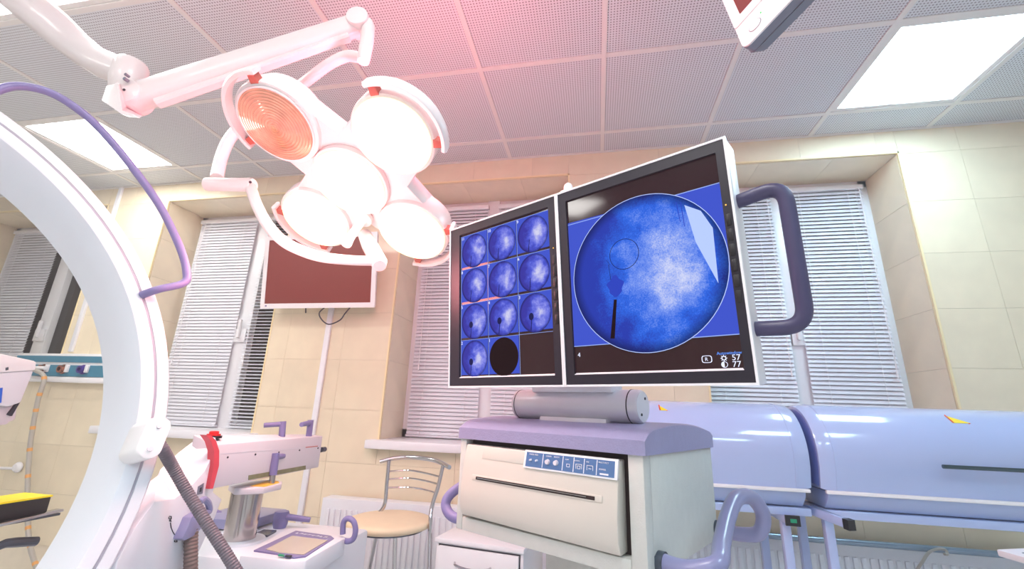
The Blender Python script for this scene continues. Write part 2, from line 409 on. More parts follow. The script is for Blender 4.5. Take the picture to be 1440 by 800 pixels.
# windows: frame, mullion, dark panes; sill
def window(n, a, b, mull, mw):
    ZS = SILL[n - 1]
    fr = MB(); y0, y1 = YG - .035, YG + .02
    fr.box(a, a + .055, y0, y1, ZS, ZT); fr.box(b - .055, b, y0, y1, ZS, ZT)
    fr.box(a, b, y0, y1, ZS, ZS + .06); fr.box(a, b, y0, y1, ZT - .05, ZT)
    fr.box(mull, mull + mw, y0 - .012, y1, ZS, ZT)
    w_ = struct('window_%d' % n, fr, M['upvc'], bevel=.004)
    obj('pane', MB().box(a + .05, mull + .005, YG, YG + .008, ZS + .05, ZT - .045), M['glass'], w_)
    obj('pane', MB().box(mull + mw - .005, b - .05, YG, YG + .008, ZS + .05, ZT - .045), M['glass'], w_)
    if n > 1: obj('window_sill', MB().box(a - .05, b + .05, YW - .075, YG - .03, ZS - .04, ZS + .008), M['upvc'], w_, bevel=.006)
    h = MB(); zx = 1.62; h.box(mull + .01, mull + mw - .01, y0 - .03, y0 - .012, zx - .05, zx + .05)
    h.box(mull + mw / 2 - .012, mull + mw / 2 + .012, y0 - .05, y0 - .03, zx - .02, zx + .12)
    obj('window_handle', h, M['upvc'], w_, bevel=.005)
    return w_
window(1, *WIN[0], -4.63, .12); window(2, *WIN[1], -2.70, .13); window(3, *WIN[2], -.76, .09); window(4, *WIN[3], 1.13, .09)

smesh = {}
def blind(a, b, z0, z1, tilt, label, y=YG - .065, pitch=.0245):
    L = b - a; cx = (a + b) / 2
    t = thing('venetian_blind', label, 'blind', (cx, y, z0), 0, 'white venetian blinds in the windows')
    obj('head_rail', MB().box(a, b, y - .018, y + .014, z1, z1 + .03), M['upvc'], t, bevel=.003)
    obj('bottom_rail', MB().box(a, b, y - .014, y + .014, z0 - .012, z0 + .002), M['slat'], t, bevel=.003)
    k = (round(L, 3), tilt)
    if k not in smesh:
        mb = MB(); W = .0275; vs = []; c, s = cos(radians(tilt)), sin(radians(tilt)); N = 4
        for side in (0, .0007):
            for j in range(N + 1):
                u = (j / N - .5) * W; v = .0022 * (1 - (2 * j / N - 1) ** 2) + side
                vs += [(-L / 2 + .004, u * c - v * s, u * s + v * c), (L / 2 - .004, u * c - v * s, u * s + v * c)]
        fs = []; m = 2 * (N + 1)
        for j in range(N): fs += [(2 * j, 2 * j + 1, 2 * j + 3, 2 * j + 2), (m + 2 * j, m + 2 * j + 2, m + 2 * j + 3, m + 2 * j + 1)]
        fs += [(0, m, m + 1, 1), (2 * N, 2 * N + 1, m + 2 * N + 1, m + 2 * N)]
        mb.add(vs, fs); o = obj('slat', mb, M['slat']); smesh[k] = o.data; bpy.data.objects.remove(o)
    n = int((z1 - z0 - .012) / pitch) + 1
    for j in range(n): piece('slat', smesh[k], t, (0, 0, .016 + j * pitch))
    for f in (.2, .8):
        x = a + L * f; obj('ladder_cord', MB().tube([(x, y - .0155, z0), (x, y - .0155, z1)], .0011, 5), M['upvc'], t)
    x = a + L * .93 if a > 0 else a + L * .12
    wd = MB().tube([(x, y - .03, z1), (x, y - .03, z0 + .45)], .0022, 6); wd.cyl((x, y - .03, z0 + .45), (x, y - .03, z0 + .41), .006, .004, 8)
    obj('tilt_cord', wd, M['upvc'], t)
blind(-5.24, -4.665, 1.45, 2.552, 68, 'grey-white venetian blind at the far left, seen through the curved machine arm')
blind(-3.21, -2.668, .975, 2.552, 68, 'wide closed white venetian blind left of the wall television')
blind(-2.575, -2.17, .975, 2.552, 22, 'narrow venetian blind with open slats over dark glass, behind the wall television')
blind(-1.225, -.745, .975, 2.552, 64, 'white venetian blind left of the small-picture monitor, above the bar stool')
blind(-.673, -.19, .975, 2.552, 64, 'white venetian blind mostly hidden behind the two monitors')
blind(.64, 1.133, .975, 2.552, 62, 'white venetian blind behind the monitor grip, left of the window post')
blind(1.198, 1.66, .975, 2.552, 62, 'cool white venetian blind in the rightmost window, right of the window post')

# white cable ducts on the wall
for x, lab, z0, z1 in ((-1.70, 'thin white cable duct running down the wall below the television', .3, 1.78), (-3.74, 'white vertical cable duct by the ceiling left of the big window', 1.45, H)):
    o = obj('cable_duct', MB().box(x - .0175, x + .0175, YW - .022, YW - .005, z0, z1), M['upvc'], bevel=.003)
    tag(o, lab, 'cable duct')

# ------------------------------------------------------------------ radiators
def radiator(x0, x1, z1, z0, label, layers=2):
    t = thing('radiator', label, 'radiator', ((x0 + x1) / 2, YW - .08, z0), 0, 'panel radiators under the windows')
    for l in range(layers):
        yb = YW - .13 + l * .075
        mb = MB(); mb.box(x0 + l * .03, x1, yb, yb + .018, z0, z1)
        obj('panel', mb, M['radiator'], t, bevel=.004)
    ribs = MB(); n = int((x1 - x0 - .06) / .0333)
    bm_ = MB().box(-.010, .010, -.007, .003, -(z1 - z0) / 2 + .045, (z1 - z0) / 2 - .045)
    o = obj('rib', bm_, M['radiator'], bevel=.004); me = o.data; bpy.data.objects.remove(o)
    for k in range(n): piece('rib', me, t, (x0 + .045 + k * .0333 - (x0 + x1) / 2, -.05, (z1 - z0) / 2))
    g = MB().box(x0, x1, YW - .128, YW - .04, z1 - .006, z1 + .006)
    obj('top_grille', g, M['radiator'], t, bevel=.003)
    for xx in (x0 + .12, x1 - .12):
        obj('wall_bracket', MB().box(xx - .015, xx + .015, YW - .06, YW - .008, z0 + .1, z1 - .05), M['steel'], t)
    p = MB().tube(fillet([(x0 + .03, YW - .09, z0 + .03), (x0 - .04, YW - .09, z0 + .03), (x0 - .04, YW - .09, 0.0)], .03), .009, 8)
    obj('feed_pipe', p, M['radiator'], t)
    return t
radiator(-1.50, -.22, .645, .18, 'white ribbed panel radiator under the window, behind the bar stool')
tr = radiator(.35, 2.6, .628, .18, 'bluish ribbed panel radiator under the sterilising chambers at right')
obj('top_pipe', MB().cyl((.33, YW - .135, .640), (2.62, YW - .135, .640), .013, n=12), M['radcool'], tr)
cb = smooth([at(1290, 800, 2.35), at(1297, 790, 2.35), at(1306, 777, 2.36), at(1318, 772, 2.37), at(1329, 773, 2.37), at(1332, 779, 2.36), at(1328, 779, 2.35)], 5)
cb = [at(1283, 830, 2.36) ] + cb
tag(obj('power_cable', MB().tube(cb, .0055, 8), M['tubing']), 'thin grey cable looped over the top of the right-hand radiator', 'cable')

# ------------------------------------------------------------------ sterilising chambers on stands
def chamber(x0, x1, label, right):
    cy, cz, r = 2.02, EYE.z - .125, .185
    t = thing('sterilising_chamber', label, 'medical cabinet', ((x0 + x1) / 2, cy, 0), 0, 'pair of bluish chambers in front of the right window')
    prof = [(cy + r * cos(a), cz + r * sin(a)) for a in [radians(-25 + 235 * k / 40) for k in range(41)]]   # front to back over the top, seen from -x
    prof = [(cy + .19, cz - .115), (cy + .19, cz - .0)] + [(cy + r * cos(radians(d)), cz + r * sin(radians(d))) for d in range(4, 181, 4)] + [(cy - .183, cz - .04), (cy - .172, cz - .085), (cy - .166, cz - .11)]
    ring = lambda x, s: [Vector((x, cy + (y - cy) * s, cz + (z - cz) * s)) for y, z in prof]
    e = .05
    cv = MB().sweep([ring(x0, .955), ring(x0 + .012, .985), ring(x0 + e, 1), ring(x1 - e, 1), ring(x1 - .012, .985), ring(x1, .955)])
    obj('cover', cv, M['chamber'], t, angle=50)
    for xx in (x0 + e, x1 - e):
        rg = MB().sweep([ring(xx - .003, 1.008), ring(xx + .003, 1.008)]); obj('cover_seam', rg, M['chamber'], t, angle=50)
    lip = MB().box(x0 + .01, x1 - .01, cy - .178, cy - .163, cz - .121, cz - .109); obj('cover_lip', lip, M['white'], t, bevel=.003)
    low = [(cy - .165, cz - .115), (cy - .155, cz - .14), (cy - .12, cz - .175), (cy + .15, cz - .175), (cy + .185, cz - .115)]
    l2 = MB().sweep([[Vector((x, y, z)) for y, z in low] for x in (x0 + .02, x1 - .02)]); obj('trough', l2, M['chamber'], t, bevel=.004)
    en = MB()
    for xx, d in ((x0, -1), (x1, 1)):
        en = MB(); en.sweep([[Vector((x, cy + (y - cy) * s, cz + (z - cz) * s)) for y, z in prof] for x, s in ((xx, .9), (xx + d * .006, .86))])
        obj('end_cap', en, M['chamberdark'], t, angle=50)
    obj('base_rail', MB().box(x0, x1, cy - .135, cy + .12, cz - .205, cz - .178), M['chamber'], t, bevel=.004)
    return t, cy, cz
def leg(t, x, y, top, lean=.0):
    p = [Vector((x + lean, y, 0)), Vector((x, y, top))]
    s = .0145; mb = MB().prism([p[0] + Vector((a * s, b * s, 0)) for a, b in ((-1, -1), (1, -1), (1, 1), (-1, 1))], [p[1] + Vector((a * s, b * s, 0)) for a, b in ((-1, -1), (1, -1), (1, 1), (-1, 1))])
    obj('leg', mb, M['chamber'], t, bevel=.003)
t, cy, cz = chamber(-.06, .745, 'bluish white domed sterilising chamber directly behind the monitor cart', False)
zt = cz - .2
for x, y in ((.66, cy - .11), (.655, cy + .12), (.0, cy - .11), (.005, cy + .12)): leg(t, x, y, zt)
for x in (.66, .0): obj('cross_beam', MB().box(x - .015, x + .03, cy - .16, cy + .15, zt - .03, zt - .002), M['chamber'], t, bevel=.003)
q = at(1122, 726, cy - .165); obj('beam_cap', MB().box(.645, .692, cy - .166, cy - .158, zt - .033, zt + .001), M['black'], t)
obj('green_mark', MB().box(.66, .68, cy - .168, cy - .1655, zt - .022, zt - .01), M['green'], t)
# yellow corner sticker just visible beside the stand tube
def sticker(t, x, d0, d1, cy, cz, w_):
    r = .1862; pt = lambda xx, d: Vector((xx, cy + r * cos(radians(d)), cz + r * sin(radians(d))))
    f = [pt(x, d0), pt(x, d1), pt(x + w_, d0)]
    b = [p + (Vector((p.x, cy, cz)) - p) * .004 for p in f]
    obj('warning_sticker', MB().prism(f, b), M['yellow'], t, label='yellow triangular warning sticker')
    c = pt(x + w_ * .93, d0 + .2); c2 = (pt(x + .003, (d0 + d1) / 2))
    obj('sticker_border', MB().prism([p * 1 + (p - Vector((p.x, cy, cz))) * .003 for p in (pt(x, d0), pt(x, d1), pt(x + .005, d1 - 1.5), pt(x + .005, d0))], [pt(x, d0), pt(x, d1), pt(x + .005, d1 - 1.5), pt(x + .005, d0)]), M['red'], t)
    obj('sticker_tip', MB().prism([p + (p - Vector((p.x, cy, cz))) * .003 for p in (pt(x + w_ * .85, d0), pt(x + w_ * .85, d0 + 1.6), pt(x + w_, d0))], [pt(x + w_ * .85, d0), pt(x + w_ * .85, d0 + 1.6), pt(x + w_, d0)]), M['red'], t)
sticker(t, .247, 129, 118, cy, cz, .032)
t2, cy, cz = chamber(.775, 2.0, 'bluish white domed sterilising chamber at the right edge, with a dark rod handle', True)
for x, y in ((.80, cy - .11), (.80, cy + .12), (1.9, cy - .11), (1.9, cy + .12)): leg(t2, x, y, zt)
bb = MB(); A = Vector((.735, cy - .13, zt + .015)); B = Vector((.835, cy - .30, zt - .005))
A = at(1124, 712, cy - .05); B = at(1186, 736, cy - .25)
bb.prism([A + Vector((0, 0, .015)), B + Vector((0, 0, .014)), B + Vector((0, 0, -.014)), A + Vector((0, 0, -.015))], [A + Vector((.022, .012, .015)), B + Vector((.022, .012, .014)), B + Vector((.022, .012, -.014)), A + Vector((.022, .012, -.015))])
obj('cross_beam', bb, M['chamber'], t2, bevel=.003)
d = (B - A).normalized()
obj('beam_cap', MB().prism([B + Vector((-.002, 0, .0155)), B + d * .024 + Vector((-.002, 0, .0155)), B + d * .024 + Vector((-.002, 0, -.0155)), B + Vector((-.002, 0, -.0155))], [B + Vector((.024, .012, .0155)), B + d * .024 + Vector((.024, .012, .0155)), B + d * .024 + Vector((.024, .012, -.0155)), B + Vector((.024, .012, -.0155))]), M['black'], t2)
obj('cross_beam', MB().box(1.88, 1.92, cy - .2, cy + .15, zt - .03, zt - .002), M['chamber'], t2, bevel=.003)
sticker(t2, 1.245, 134, 121, cy, cz, .055)
rod = MB(); yr = cy - .215; pa = at(1326, 656, yr); pb = Vector((1.85, yr, pa.z)); rod.cyl(pa, pb, .0065, n=12)
obj('rod_handle', rod, M['rod'], t2)
st_ = MB()
for x in (pa.x + .04, pb.x - .04): st_.cyl((x, yr, pa.z), (x, cy - .18, pa.z), .005, n=8)
obj('rod_standoff', st_, M['rod'], t2)

# ------------------------------------------------------------------ monitor cart
YAW = -.515; OC = Vector((-.337, 1.116, EYE.z - .070))
TC = Matrix.Translation(OC) @ Matrix.Rotation(YAW, 4, 'Z')
ctr = TC @ Vector((.24, .2, 0))
cart = thing('monitor_cart', 'beige mobile cart with a lilac lid, built-in printer and side grips', 'medical cart', (ctr.x, ctr.y, 0), YAW)
W_, D_, HB = .48, .395, .205
def cobj(name, mb, m, parent=cart, **k): return obj(name, mb, m, parent, T=TC, **k)
front_open = [(.018, -.004), (.45, -.012), (.443, -.178), (.012, -.170)]
body = MB()
body.box(0, W_, .03, D_, -HB, 0)                           # carcass
body.prism([Vector(p) for p in ((0, 0, 0), (.02, 0, 0), (.02, 0, -HB), (0, 0, -HB))], [Vector(p) for p in ((0, .03, 0), (.02, .03, 0), (.02, .03, -HB), (0, .03, -HB))])
body.box(.449, W_, 0, .03, -HB, 0)
body.box(.02, .449, 0, .03, -HB, -.176)
cobj('body', body, M['beige'], bevel=.003)
lid = []
for i in range(0, 25):                                     # arched in depth, rounded long edges
    a = i / 24; y = -.006 + a * (D_ + .012); h = .036 + .018 * sin(pi * min(1, a * 1.05)) ** .8 - .010 * (1 if i == 24 else 0) - (.012 if i == 0 else .004 if i == 1 else 0)
    lid.append((y, h))
lp = [(-.006, -.002)] + lid + [(D_ + .006, -.002)]
cobj('lid', MB().sweep([[Vector((x, y * s + (1 - s) * .2, z * (1 if s == 1 else .94))) for y, z in lp] for x, s in ((-.006, .985), (.0, 1), (W_, 1), (W_ + .006, .985))]), M['lilaclid'], angle=40, bevel=0)
cobj('recess', MB().box(.021, .448, .022, .0295, -.175, -.001), M['darkgap'])
# printer front: bulging panel
pr = MB(); vs = []; rows_ = [(-.014, -.004), (-.055, -.012), (-.110, -.018), (-.150, -.017), (-.170, -.008)]
ringsL = []
for x in (.026, .434):
    ringsL.append([Vector((x, y, z + (-.003 if x > .2 else 0))) for z, y in rows_] + [Vector((x, .02, -.171)), Vector((x, .02, -.013))])
pr.sweep(ringsL)
pf = cobj('printer_front', pr, M['printer'], bevel=.003)
def pfy(z):                                               # panel surface depth at height z
    for (z0, y0), (z1, y1) in zip(rows_, rows_[1:]):
        if z1 <= z <= z0: return y0 + (y1 - y0) * (z - z0) / (z1 - z0)
    return -.004
def slab(x0, x1, z0, z1, d0, d1, sl=0):                    # thin plate following the panel; d = proud distance
    f = [Vector((x0, pfy(z0) - d1, z0)), Vector((x1, pfy(z0) - d1, z0 + sl)), Vector((x1, pfy(z1) - d1, z1 + sl)), Vector((x0, pfy(z1) - d1, z1))]
    return MB().prism(f, [p + Vector((0, d1 - d0 + .002, 0)) for p in f])
cobj('slot_surround', slab(.062, .403, -.090, -.078, 0, .0012), M['printer'], pf, bevel=.0006)
cobj('paper_slot', slab(.075, .388, -.0875, -.081, 0, .0018), M['darkgap'], pf)
cobj('slot_blade', slab(.08, .37, -.0845, -.083, 0, .003), M['chrome'], pf)
cobj('finger_recess', slab(.085, .212, -.042, -.018, 0, .0008), M['printer'], pf, bevel=.0005)
ct = cobj('control_strip', slab(.212, .434, -.048, -.0125, 0, .0035), M['upvc'], bevel=.0008)
cobj('control_face', slab(.218, .428, -.0445, -.016, 0, .0042), M['ctlblue'], ct)
for x in (.262, .312, .338, .362, .390): cobj('divider', slab(x, x + .0014, -.0435, -.017, 0, .0049), M['print'], ct)
for x, r in ((.232, .0022), (.248, .0022), (.276, .0055), (.297, .0055)):
    z = -.031; y = pfy(z) - .004; cobj('knob', MB().cyl((x, y, z), (x, y - .006, z), r, r * .8, 14), M['silver'], ct)
def tx(body_, x, z, size, m=M['print'], par=None, d=.0046):
    z_ = z; T = TC @ Matrix.Translation((x, pfy(z) - d, z)) @ Matrix.Rotation(radians(90), 4, 'X'); return text('lettering', body_, size, T, m, par or ct)
tx('PAPER FEED', .226, -.0215, .0045); tx('CONTR', .270, -.0215, .004); tx('BRIGHT', .290, -.0215, .004)
tx('COPY', .318, -.0235, .0035); tx('GAMMA', .340, -.0235, .0035); tx('SIZE', .367, -.0235, .0035)
tx('MULTI PICT', .394, -.022, .0042); tx('POWER', .396, -.034, .0042)
def ring_mark(x, z, w, h, par, d=.0048, t_=.0009, m=M['print']):
    mb = MB(); y = pfy(z) - d
    for (a, b, c_, e_) in ((-w, w, h - t_, h), (-w, w, -h, -h + t_), (-w, -w + t_, -h + t_, h - t_), (w - t_, w, -h + t_, h - t_)): mb.box(x + a, x + b, y, y + .001, z + c_, z + e_)
    return cobj('symbol', mb, m, par)
ring_mark(.351, -.034, .007, .006, ct); ring_mark(.376, -.034, .007, .006, ct); ring_mark(.351, -.034, .0035, .003, ct); ring_mark(.326, -.033, .004, .003, ct)
cobj('symbol', MB().box(.373, .379, pfy(-.034) - .0048, pfy(-.034) - .0038, -.0345, -.0335), M['print'], ct)
cobj('symbol', MB().box(.398, .416, pfy(-.04) - .0048, pfy(-.04) - .0038, -.042, -.039), M['print'], ct)
# side grips
rg = [(W_, .045, -.181), (.53, .04, -.181), (.575, .06, -.168), (.568, .12, -.148), (.56, .20, -.118), (.562, .27, -.092), (.575, .34, -.098), (.585, .375, -.135), (.573, .38, -.172), (.54, .383, -.183), (W_, .383, -.184)]
gp = MB().tube(smooth(rg, 6), .0155, 16); rgo = cobj('grip', gp, M['bluegrip'])
for y in (.045, .383): cobj('grip_mount', MB().cyl((W_ - .002, y, -.182), (W_ + .012, y, -.182), .019, n=20), M['steel'], rgo)
lg = [(.002, .04, -.192), (-.045, .035, -.194), (-.074, .035, -.18), (-.082, .04, -.160), (-.07, .055, -.138), (-.035, .08, -.112), (.002, .10, -.100)]
cobj('grip', MB().tube(smooth(lg, 6), .0125, 14), M['lilac'])
# swivel drum carrying the screens
dr = MB(); r0 = .036; dc = Vector((0, .12, .0865))
dr.tube([dc + Vector((x, 0, 0)) for x in (.087, .092, .425, .43)], [r0 - .005, r0, r0, r0 - .003], 40)
drum = cobj('swivel_drum', dr, M['silver'], angle=50)
cobj('drum_seam', MB().cyl(dc + Vector((.408, 0, 0)), dc + Vector((.4105, 0, 0)), r0 + .0006, n=40), M['ink'], drum)
cobj('drum_seam', MB().cyl(dc + Vector((.098, 0, 0)), dc + Vector((.1, 0, 0)), r0 + .0006, n=40), M['ink'], drum)
cobj('drum_end', MB().cyl(dc + Vector((.4295, 0, 0)), dc + Vector((.4315, 0, 0)), r0 - .004, n=36), M['silver'], drum)
sc_ = MB()
for a in (.017, -.017): sc_.cyl(dc + Vector((.431, a * .6, a)), dc + Vector((.433, a * .6, a)), .003, n=10)
cobj('drum_screw', sc_, M['ink'], drum)
cobj('drum_foot', MB().box(.18, .36, .085, .2, .03, .058), M['silver'], bevel=.003)
cobj('drum_neck', MB().box(.155, .375, .085, .14, .115, .14), M['silver'], bevel=.003)
# column, base and castors
cobj('column', MB().box(.16, .34, .14, .3, -.92, -HB - .0005), M['beige'], bevel=.01)
cobj('base_plate', MB().box(-.02, .5, -.05, .42, -.99, -.92), M['lilaclid'], bevel=.015)
for x, y in ((.02, 0), (.46, 0), (.02, .37), (.46, .37)):
    wz = -(EYE.z - .07) + .04
    cobj('castor', MB().cyl((x - .014, y, wz), (x + .014, y, wz), .04, n=20), M['black'])

# ------------------------------------------------------------------ the two displays
OM = Vector((-.378, 1.118, EYE.z + .0536))
TM = Matrix.Translation(OM) @ Matrix.Rotation(-.513, 4, 'Z') @ Matrix.Rotation(.086, 4, 'X')
MH = .43
def display(x0, x1, label, group):
    c = TM @ Vector(((x0 + x1) / 2, .03, 0))
    t = thing('display_monitor', label, 'monitor', tuple(c), -.513, group)
    def mo(name, mb, m, par=t, **k): return obj(name, mb, m, par, T=TM, **k)
    mo('housing', MB().box(x0, x1, .004, .058, -.003, MH), M['silver'], bevel=.004)
    rim = MB()
    for (a, b, c_, d_) in ((x0, x1, MH - .004, MH), (x0, x1, -.003, .001), (x0, x0 + .004, .001, MH - .004), (x1 - .004, x1, .001, MH - .004)): rim.box(a, b, -.004, .004, c_, d_)
    mo('rim', rim, M['upvc'])
    bz = MB(); sx0, sx1, sz0, sz1 = x0 + .038, x1 - .024 if x0 < .1 else x1 - .019, .021, .405
    if x0 > .1: sx0 = x0 + .024
    for (a, b, c_, d_) in ((x0 + .004, x1 - .004, sz1, MH - .004), (x0 + .004, x1 - .004, .001, sz0), (x0 + .004, sx0, sz0, sz1), (sx1, x1 - .004, sz0, sz1)): bz.box(a, b, -.002, .004, c_, d_)
    b_ = mo('bezel', bz, M['bezel'])
    ck = MB()
    ck.prism([Vector(p) for p in ((sx0, -.0015, sz0), (sx1, -.0015, sz0), (sx1 - .003, .0035, sz0 + .004), (sx0 + .003, .0035, sz0 + .004))], [Vector(p) for p in ((sx0, .0038, sz0 - .001), (sx1, .0038, sz0 - .001), (sx1 - .003, .0038, sz0 + .003), (sx0 + .003, .0038, sz0 + .003))])
    mo('screen_edge', ck, M['silver'], b_)
    s_ = mo('screen', MB().box(sx0, sx1, .003, .0038, sz0, sz1), M['screen'])
    bt = MB()
    for k in range(6): mo('button', MB().box(x1 - .0165, x1 - .0085, -.0032, -.001, .13 + k * .027, .151 + k * .027), M['black'], b_, bevel=.0006)
    mo('power_light', MB().box(x1 - .0145, x1 - .0125, -.0032, -.001, .302, .304), M['led'], b_)
    mo('vent_back', MB().box(x0 + .05, x1 - .05, .058, .075, .06, MH - .06), M['silver'], bevel=.006)
    return t, s_, mo, (sx0, sx1, sz0, sz1)
M['screen'] = mat('dark_screen', (34, 12, 20), .08, noise=.03, emit=.035, ecol=(120, 30, 50))
M['led'] = emis('amber_led', (255, 190, 90), 1.5)
M['field'] = emis('blue_field', (62, 84, 204), .85)
M['field_light'] = emis('pale_line', (150, 175, 240), .9)
M['hud'] = emis('screen_text', (226, 232, 255), 1.0)
M['hudblue'] = emis('screen_text_blue', (96, 150, 250), 1.0)
M['xr_dark'] = emis('xray_dark', (26, 30, 96), .6)
M['xr_shadow'] = emis('xray_shadow', (42, 66, 190), .85)
M['xr_pale'] = emis('xray_pale', (176, 196, 250), .95)
M['xr_black'] = emis('xray_black', (34, 8, 16), .6)
dl, sl_, moL, rl_ = display(0, .36, 'left display showing a grid of small round X-ray pictures', 'displays on the monitor cart')
drr, sr_, moR, rr_ = display(.3605, .724, 'right display showing one large blue round X-ray picture', 'displays on the monitor cart')
def disc(cx, cz, rx, rz, y, n=64): return [Vector((cx + rx * cos(2 * pi * k / n), y, cz + rz * sin(2 * pi * k / n))) for k in range(n)]
def flat(mo, name, poly, y, m, par): return mo(name, MB().ext([Vector((p[0], y, p[1])) for p in poly], (0, .0004, 0)), m, par)
# big picture
sx0, sx1, sz0, sz1 = rr_
flat(moR, 'picture_field', [(sx0 + .001, .079), (sx1 - .001, .079), (sx1 - .001, .347), (sx0 + .001, .353)], .0024, M['field'], sr_)
for za, zb in ((.0785, .08), (.3475, .349)): flat(moR, 'picture_line', [(sx0 + .001, za), (sx1 - .001, za), (sx1 - .001, zb), (sx0 + .001, zb)], .0019, M['field_light'], sr_)
CX, CZ, CR = .5485, .2125, .1545
# material coordinates are those of the thing's own frame
inv = FR[drr.name]
cc = inv @ (TM @ Vector((CX, .0015, CZ)))
mm = xray('large_xray', cc, CR, 3.1, 1.0)
mm.node_tree.nodes['Vector Math'].inputs[1].default_value = cc
# the picture plane is upright in the object's own frame: x across, z up
swz = mm.node_tree.nodes.new('ShaderNodeVectorMath')
mm.node_tree.nodes.remove(swz)
o_ = moR('xray_picture', MB().ext(disc(CX, CZ, CR, CR, .0015, 96), (0, .0005, 0)), mm, sr_)
def arcstrip(cx, cz, r, wdt, a0, a1, y, n=48):
    mb = MB()
    for k in range(n):
        p = [radians(a0 + (a1 - a0) * j / n) for j in (k, k + 1)]
        mb.ext([Vector((cx + rr * cos(a), y, cz + rr * sin(a))) for a, rr in ((p[0], r), (p[1], r), (p[1], r + wdt), (p[0], r + wdt))], (0, .0003, 0))
    return mb
moR('picture_rim', arcstrip(CX, CZ, CR, .0012, 0, 360, .0012, 72), M['xr_pale'], sr_)
def lp2(px, py):                                          # photograph point on the display plane, in display coordinates
    n = TM.to_3x3() @ Vector((0, 1, 0)); p = atp(px, py, TM @ Vector((0, 0, 0)), n); q = TM.inverted() @ p; return (q.x, q.z)
c0 = lp2(877, 357); moR('loop_wire', arcstrip(c0[0], c0[1], .0305, .0012, 0, 360, .001), M['xr_dark'], sr_)
pts = [lp2(*p) for p in ((858, 476), (864, 476), (867, 421), (863, 421))]; flat(moR, 'needle', pts, .001, M['xr_black'], sr_)
for a, b in (((857, 372), (852, 366)), ((858, 392), (855, 372)), ((864, 418), (858, 392))):
    p, q = lp2(*a), lp2(*b); flat(moR, 'wire', [p, q, (q[0] + .0009, q[1]), (p[0] + .0009, p[1])], .001, M['xr_dark'], sr_)
blob = lp2(865, 402); moR('dark_spot', MB().ext([Vector((blob[0] + (.017 + .003 * sin(5 * a)) * cos(a), .0009, blob[1] + (.02 + .003 * cos(4 * a)) * sin(a))) for a in [2 * pi * k / 40 for k in range(40)]], (0, .0003, 0)), M['xr_shadow'], sr_)
flat(moR, 'pale_shadow', [lp2(*p) for p in ((962, 288), (985, 296), (1002, 320), (1010, 398), (978, 340))], .0011, M['xr_pale'], sr_)
for l in (((950, 284), (956, 312)), ((956, 284), (962, 318))):
    p, q = lp2(*l[0]), lp2(*l[1]); flat(moR, 'streak', [p, (p[0] + .0016, p[1]), (q[0] + .001, q[1]), q], .0009, M['xr_shadow'], sr_)
def mtext(body_, px, py, size, m, par, bold=0):
    x, z = lp2(px, py); T = TM @ Matrix.Translation((x, .0018, z)) @ Matrix.Rotation(radians(90), 4, 'X'); o = text('lettering', body_, size, T, m, par)
    return o
mtext('Autowindow', 1007.5, 499, .0074, M['hudblue'], sr_); mtext('57', 1029, 506.5, .0135, M['hud'], sr_); mtext('77', 1030, 516, .0135, M['hud'], sr_)
mtext('4', 812, 502, .013, M['hud'], sr_); mtext('R', 991, 507.5, .0085, M['hud'], sr_)
rx, rz = lp2(993.5, 505)
mb = MB(); pl = [(rx + .0085 * (abs(cos(a)) ** .5) * (1 if cos(a) > 0 else -1), rz + .0062 * (abs(sin(a)) ** .5) * (1 if sin(a) > 0 else -1)) for a in [2 * pi * k / 32 for k in range(32)]]
for k in range(32):
    p, q = pl[k], pl[(k + 1) % 32]; s = .84
    mb.ext([Vector((p[0], .0018, p[1])), Vector((q[0], .0018, q[1])), Vector((rx + (q[0] - rx) * s, .0018, rz + (q[1] - rz) * s)), Vector((rx + (p[0] - rx) * s, .0018, rz + (p[1] - rz) * s))], (0, .0003, 0))
moR('symbol', mb, M['hud'], sr_)
gx_, gz_ = lp2(1017.5, 503.5); mb = arcstrip(gx_, gz_, .0024, .0014, 0, 360, .0018, 20)
for k in range(8):
    a = k * pi / 4; u = Vector((cos(a), 0, sin(a))); v = Vector((-sin(a), 0, cos(a))) * .0006; c_ = Vector((gx_, .0018, gz_))
    mb.ext([c_ + u * .0036 - v, c_ + u * .0036 + v, c_ + u * .0056 + v * .6, c_ + u * .0056 - v * .6], (0, .0003, 0))
moR('symbol', mb, M['hud'], sr_)
gx_, gz_ = lp2(1018.5, 512.5); mb = arcstrip(gx_, gz_, .0043, .0009, 0, 360, .0018, 24)
mb.ext([Vector((gx_ + .0045 * cos(a), .0018, gz_ + .0045 * sin(a))) for a in [radians(90 + 180 * k / 16) for k in range(17)]], (0, .0003, 0))
moR('symbol', mb, M['hud'], sr_)
# right-hand display grip and top knob
gpts = [(.724, .03, .318), (.745, .03, .322), (.782, .03, .322), (.795, .03, .30), (.795, .03, .11), (.782, .03, .085), (.745, .03, .083), (.724, .03, .087)]
moR('grip', MB().tube(fillet([(.722, .03, .315), (.796, .03, .325), (.796, .03, .085), (.722, .03, .088)], .035, 8), .0125, 18), M['lilacdark'])
kx, kz = .361, MH
kb = MB(); kb.box(.3625, .3885, .012, .046, kz, kz + .012); kb.lathe([(.010, 0), (.011, .008), (.009, .016), (.004, .02), (0, .021)], (.3755, .028, kz + .012), (0, 0, 1), 18)
moR('top_knob', kb, M['white'], bevel=.002)
